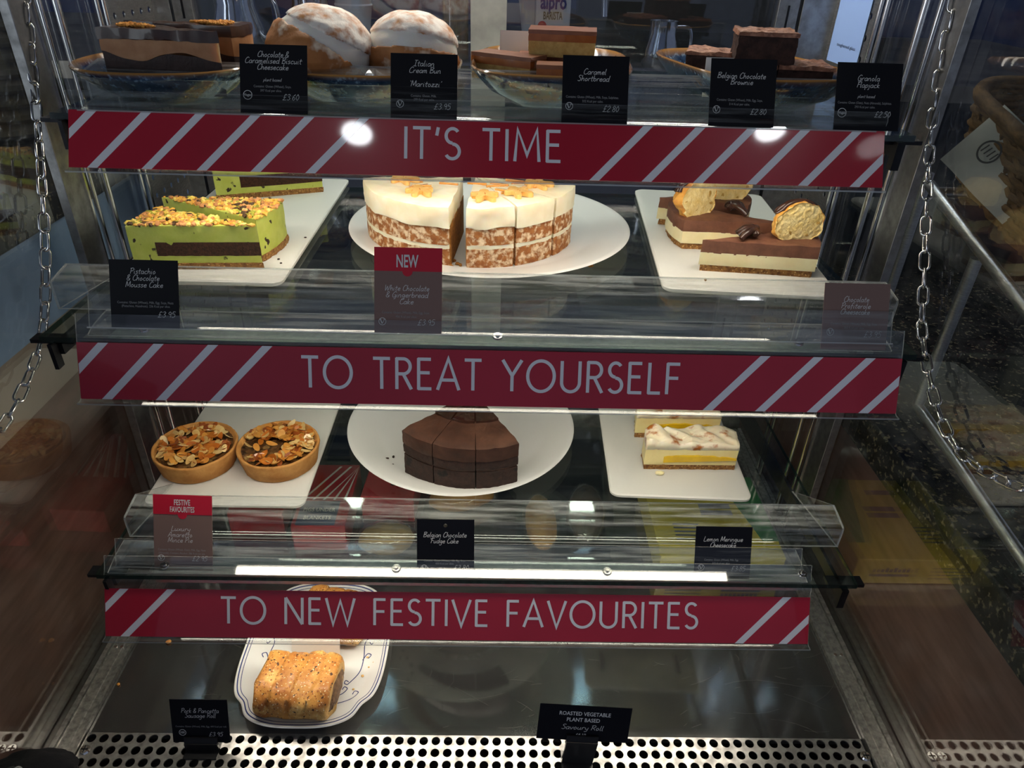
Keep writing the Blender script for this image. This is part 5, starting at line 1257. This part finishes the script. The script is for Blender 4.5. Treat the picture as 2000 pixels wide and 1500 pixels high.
# ------------------------------------------------------------------ the barista station behind the doors
DARKB = M('dark_steel_front', S(56, 58, 64), .4, .5, c2=S(40, 42, 48), scale=9)
t = thing('back_counter', 'dark steel barista counter behind the sliding doors', 'counter', (0, 1.8, -.95)); o0 = t.location.copy()
obj('body', CB(-1.4, 1.4, 1.45, 2.3, -.95, .57), DARKB, t); obj('top', CB(-1.42, 1.42, 1.42, 2.32, .57, .60), M('counter_steel', S(118, 112, 104), .3, .6, c2=S(84, 80, 76), scale=14), t)
zc_ = .60
t = thing('espresso_machine', 'steel espresso machine behind the right sliding door', 'machine', (.42, 1.85, zc_)); o0 = t.location.copy()
obj('body', CB(.15, .78, 1.80, 2.15, zc_+.12, zc_+.5), steel('machine_steel', (.35, .36, .4, 1), .25), t); obj('base', CB(.13, .80, 1.62, 2.15, zc_, zc_+.06), DARKMETAL, t); obj('back_panel', CB(.18, .75, 1.95, 2.0, zc_+.06, zc_+.12), DARKMETAL, t)
for x in (.28, .46, .64):
    b = bmesh.new(); cyl(b, x-o0.x, 1.74-o0.y, .17, .24, .035, .045); box(b, x-o0.x-.03, x-o0.x+.03, 1.74-o0.y, 1.82-o0.y, .2, .25); obj('group_head', b, CHROME, t, 40)
    b = bmesh.new(); tube(b, [(x-o0.x, 1.73-o0.y, .165), (x-o0.x, 1.56-o0.y, .15)], .012, 10); cyl(b, x-o0.x, 1.74-o0.y, .14, .17, .034); obj('portafilter', b, CHROME, t, 40)
obj('steam_wand', TUBE([(.20-o0.x, 1.76-o0.y, .3), (.20-o0.x, 1.68-o0.y, .25), (.21-o0.x, 1.66-o0.y, .08)], .006, 10), CHROME, t, 60)
def jug(label, x, y, s=1.):
    t = thing('milk_jug', label, 'jug', (x, y, zc_), group='steel milk jugs'); b = bmesh.new()
    lathe(b, [(0, 0), (.85, 0), (1, .012*s), (.95, .05*s), (.72, .09*s), (.76, .12*s), (.73, .12*s), (.69, .09*s), (.92, .05*s), (.9, .01*s), (0, .006*s)], circle(.05*s), 36); obj('body', b, CHROME, t, 40)
    obj('handle', TUBE(spline([(.036*s, 0, .105*s), (.072*s, 0, .1*s), (.076*s, 0, .05*s), (.046*s, 0, .03*s)], 5), .005*s, 8), CHROME, t, 60)
jug('steel milk jug behind the left sliding door, left of the cream buns', -.52, 1.56, 1.0); jug('steel milk jug behind the right sliding door, above the brownies', .31, 1.53, .72)
jug('steel milk jug behind the left sliding door, between grinder and cup stack', -.40, 1.66, 1.0)
# carton standing by the machine
t = thing('drink_carton', 'white and blue oat drink carton behind the glass door', 'carton', (.108, 1.62, zc_)); p0 = at_y(1046, 30, 1.62); p1 = at_y(1114, 30, 1.62); hw = (p1.x-p0.x)/2; t.location.x = (p0.x+p1.x)/2
cz = lambda py: at_y(1080, py, 1.62).z-zc_
obj('carton', BX(-hw, hw, 0, 2*hw, 0, cz(-22), bev=.002), M('carton_white', S(206, 200, 196), .4), t); obj('beige_foot', BX(-hw-.0004, hw+.0004, -.0006, 2*hw, .001, cz(60)), M('carton_beige', S(196, 160, 110), .4), t)
i2 = Ink(); i2.type('alpro', 0, cz(17), .026, hw*1.5, .03); i2.build('brand_lettering', M('carton_blue', S(38, 44, 120), .4), t, -.001)
i2 = Ink(); i2.type('BARISTA', 0, cz(38), .014, hw*1.1, .02); i2.build('lettering', M('carton_brown', S(60, 40, 30), .4), t, -.001)
i2 = Ink(); i2.poly([(-hw*.6+.009*math.cos(2*PI*k/20), cz(51)+.009*math.sin(2*PI*k/20)) for k in range(20)]); i2.build('red_seal', CARD_R, t, -.001)
def cup_stack(label, x, y, n):
    t = thing('cup_stack', label, 'cups', (x, y, zc_), group='stacked takeaway cups')
    for k in range(n):
        b = bmesh.new(); lathe(b, [(0, 0), (.7, 0), (1, .085), (1.04, .087), (1, .09), (.97, .088), (.68, .004), (0, .004)], circle(.038), 28); obj('cup', b, CARDW, t, 40, loc=(0, 0, .012*k))
cup_stack('stack of white takeaway cups behind the left door above the buns', -.315, 1.68, 12); cup_stack('stack of white takeaway cups behind the door left of the brownies', .075, 2.05, 9)
t = thing('coffee_grinder', 'black coffee grinder with chrome collar behind the left sliding door', 'grinder', (-.60, 1.75, zc_))
obj('body', BX(-.07, .07, -.09, .09, 0, .22, bev=.012), BLACKPLASTIC, t); b = bmesh.new(); cyl(b, 0, 0, .22, .25, .05); obj('collar', b, CHROME, t, 40); b = bmesh.new(); cyl(b, 0, 0, .25, .40, .05, .09); obj('hopper', b, BACKGLASS, t, 40)
t = thing('glass_bottle', 'slim glass bottle behind the doors right of the cream buns', 'bottle', (at_y(890, 70, 1.6).x, 1.6, zc_))
b = bmesh.new(); lathe(b, [(0, 0), (1, 0), (1, .13), (.45, .18), (.4, .24), (.5, .245), (.36, .245), (.34, .18), (.94, .125), (.94, .006), (0, .006)], circle(.026), 28); obj('glass', b, clear('amber_glass', (.8, .62, .34, 1), .1, .02, haze=.15, hazecol=(.8, .7, .5, 1)), t, 50)
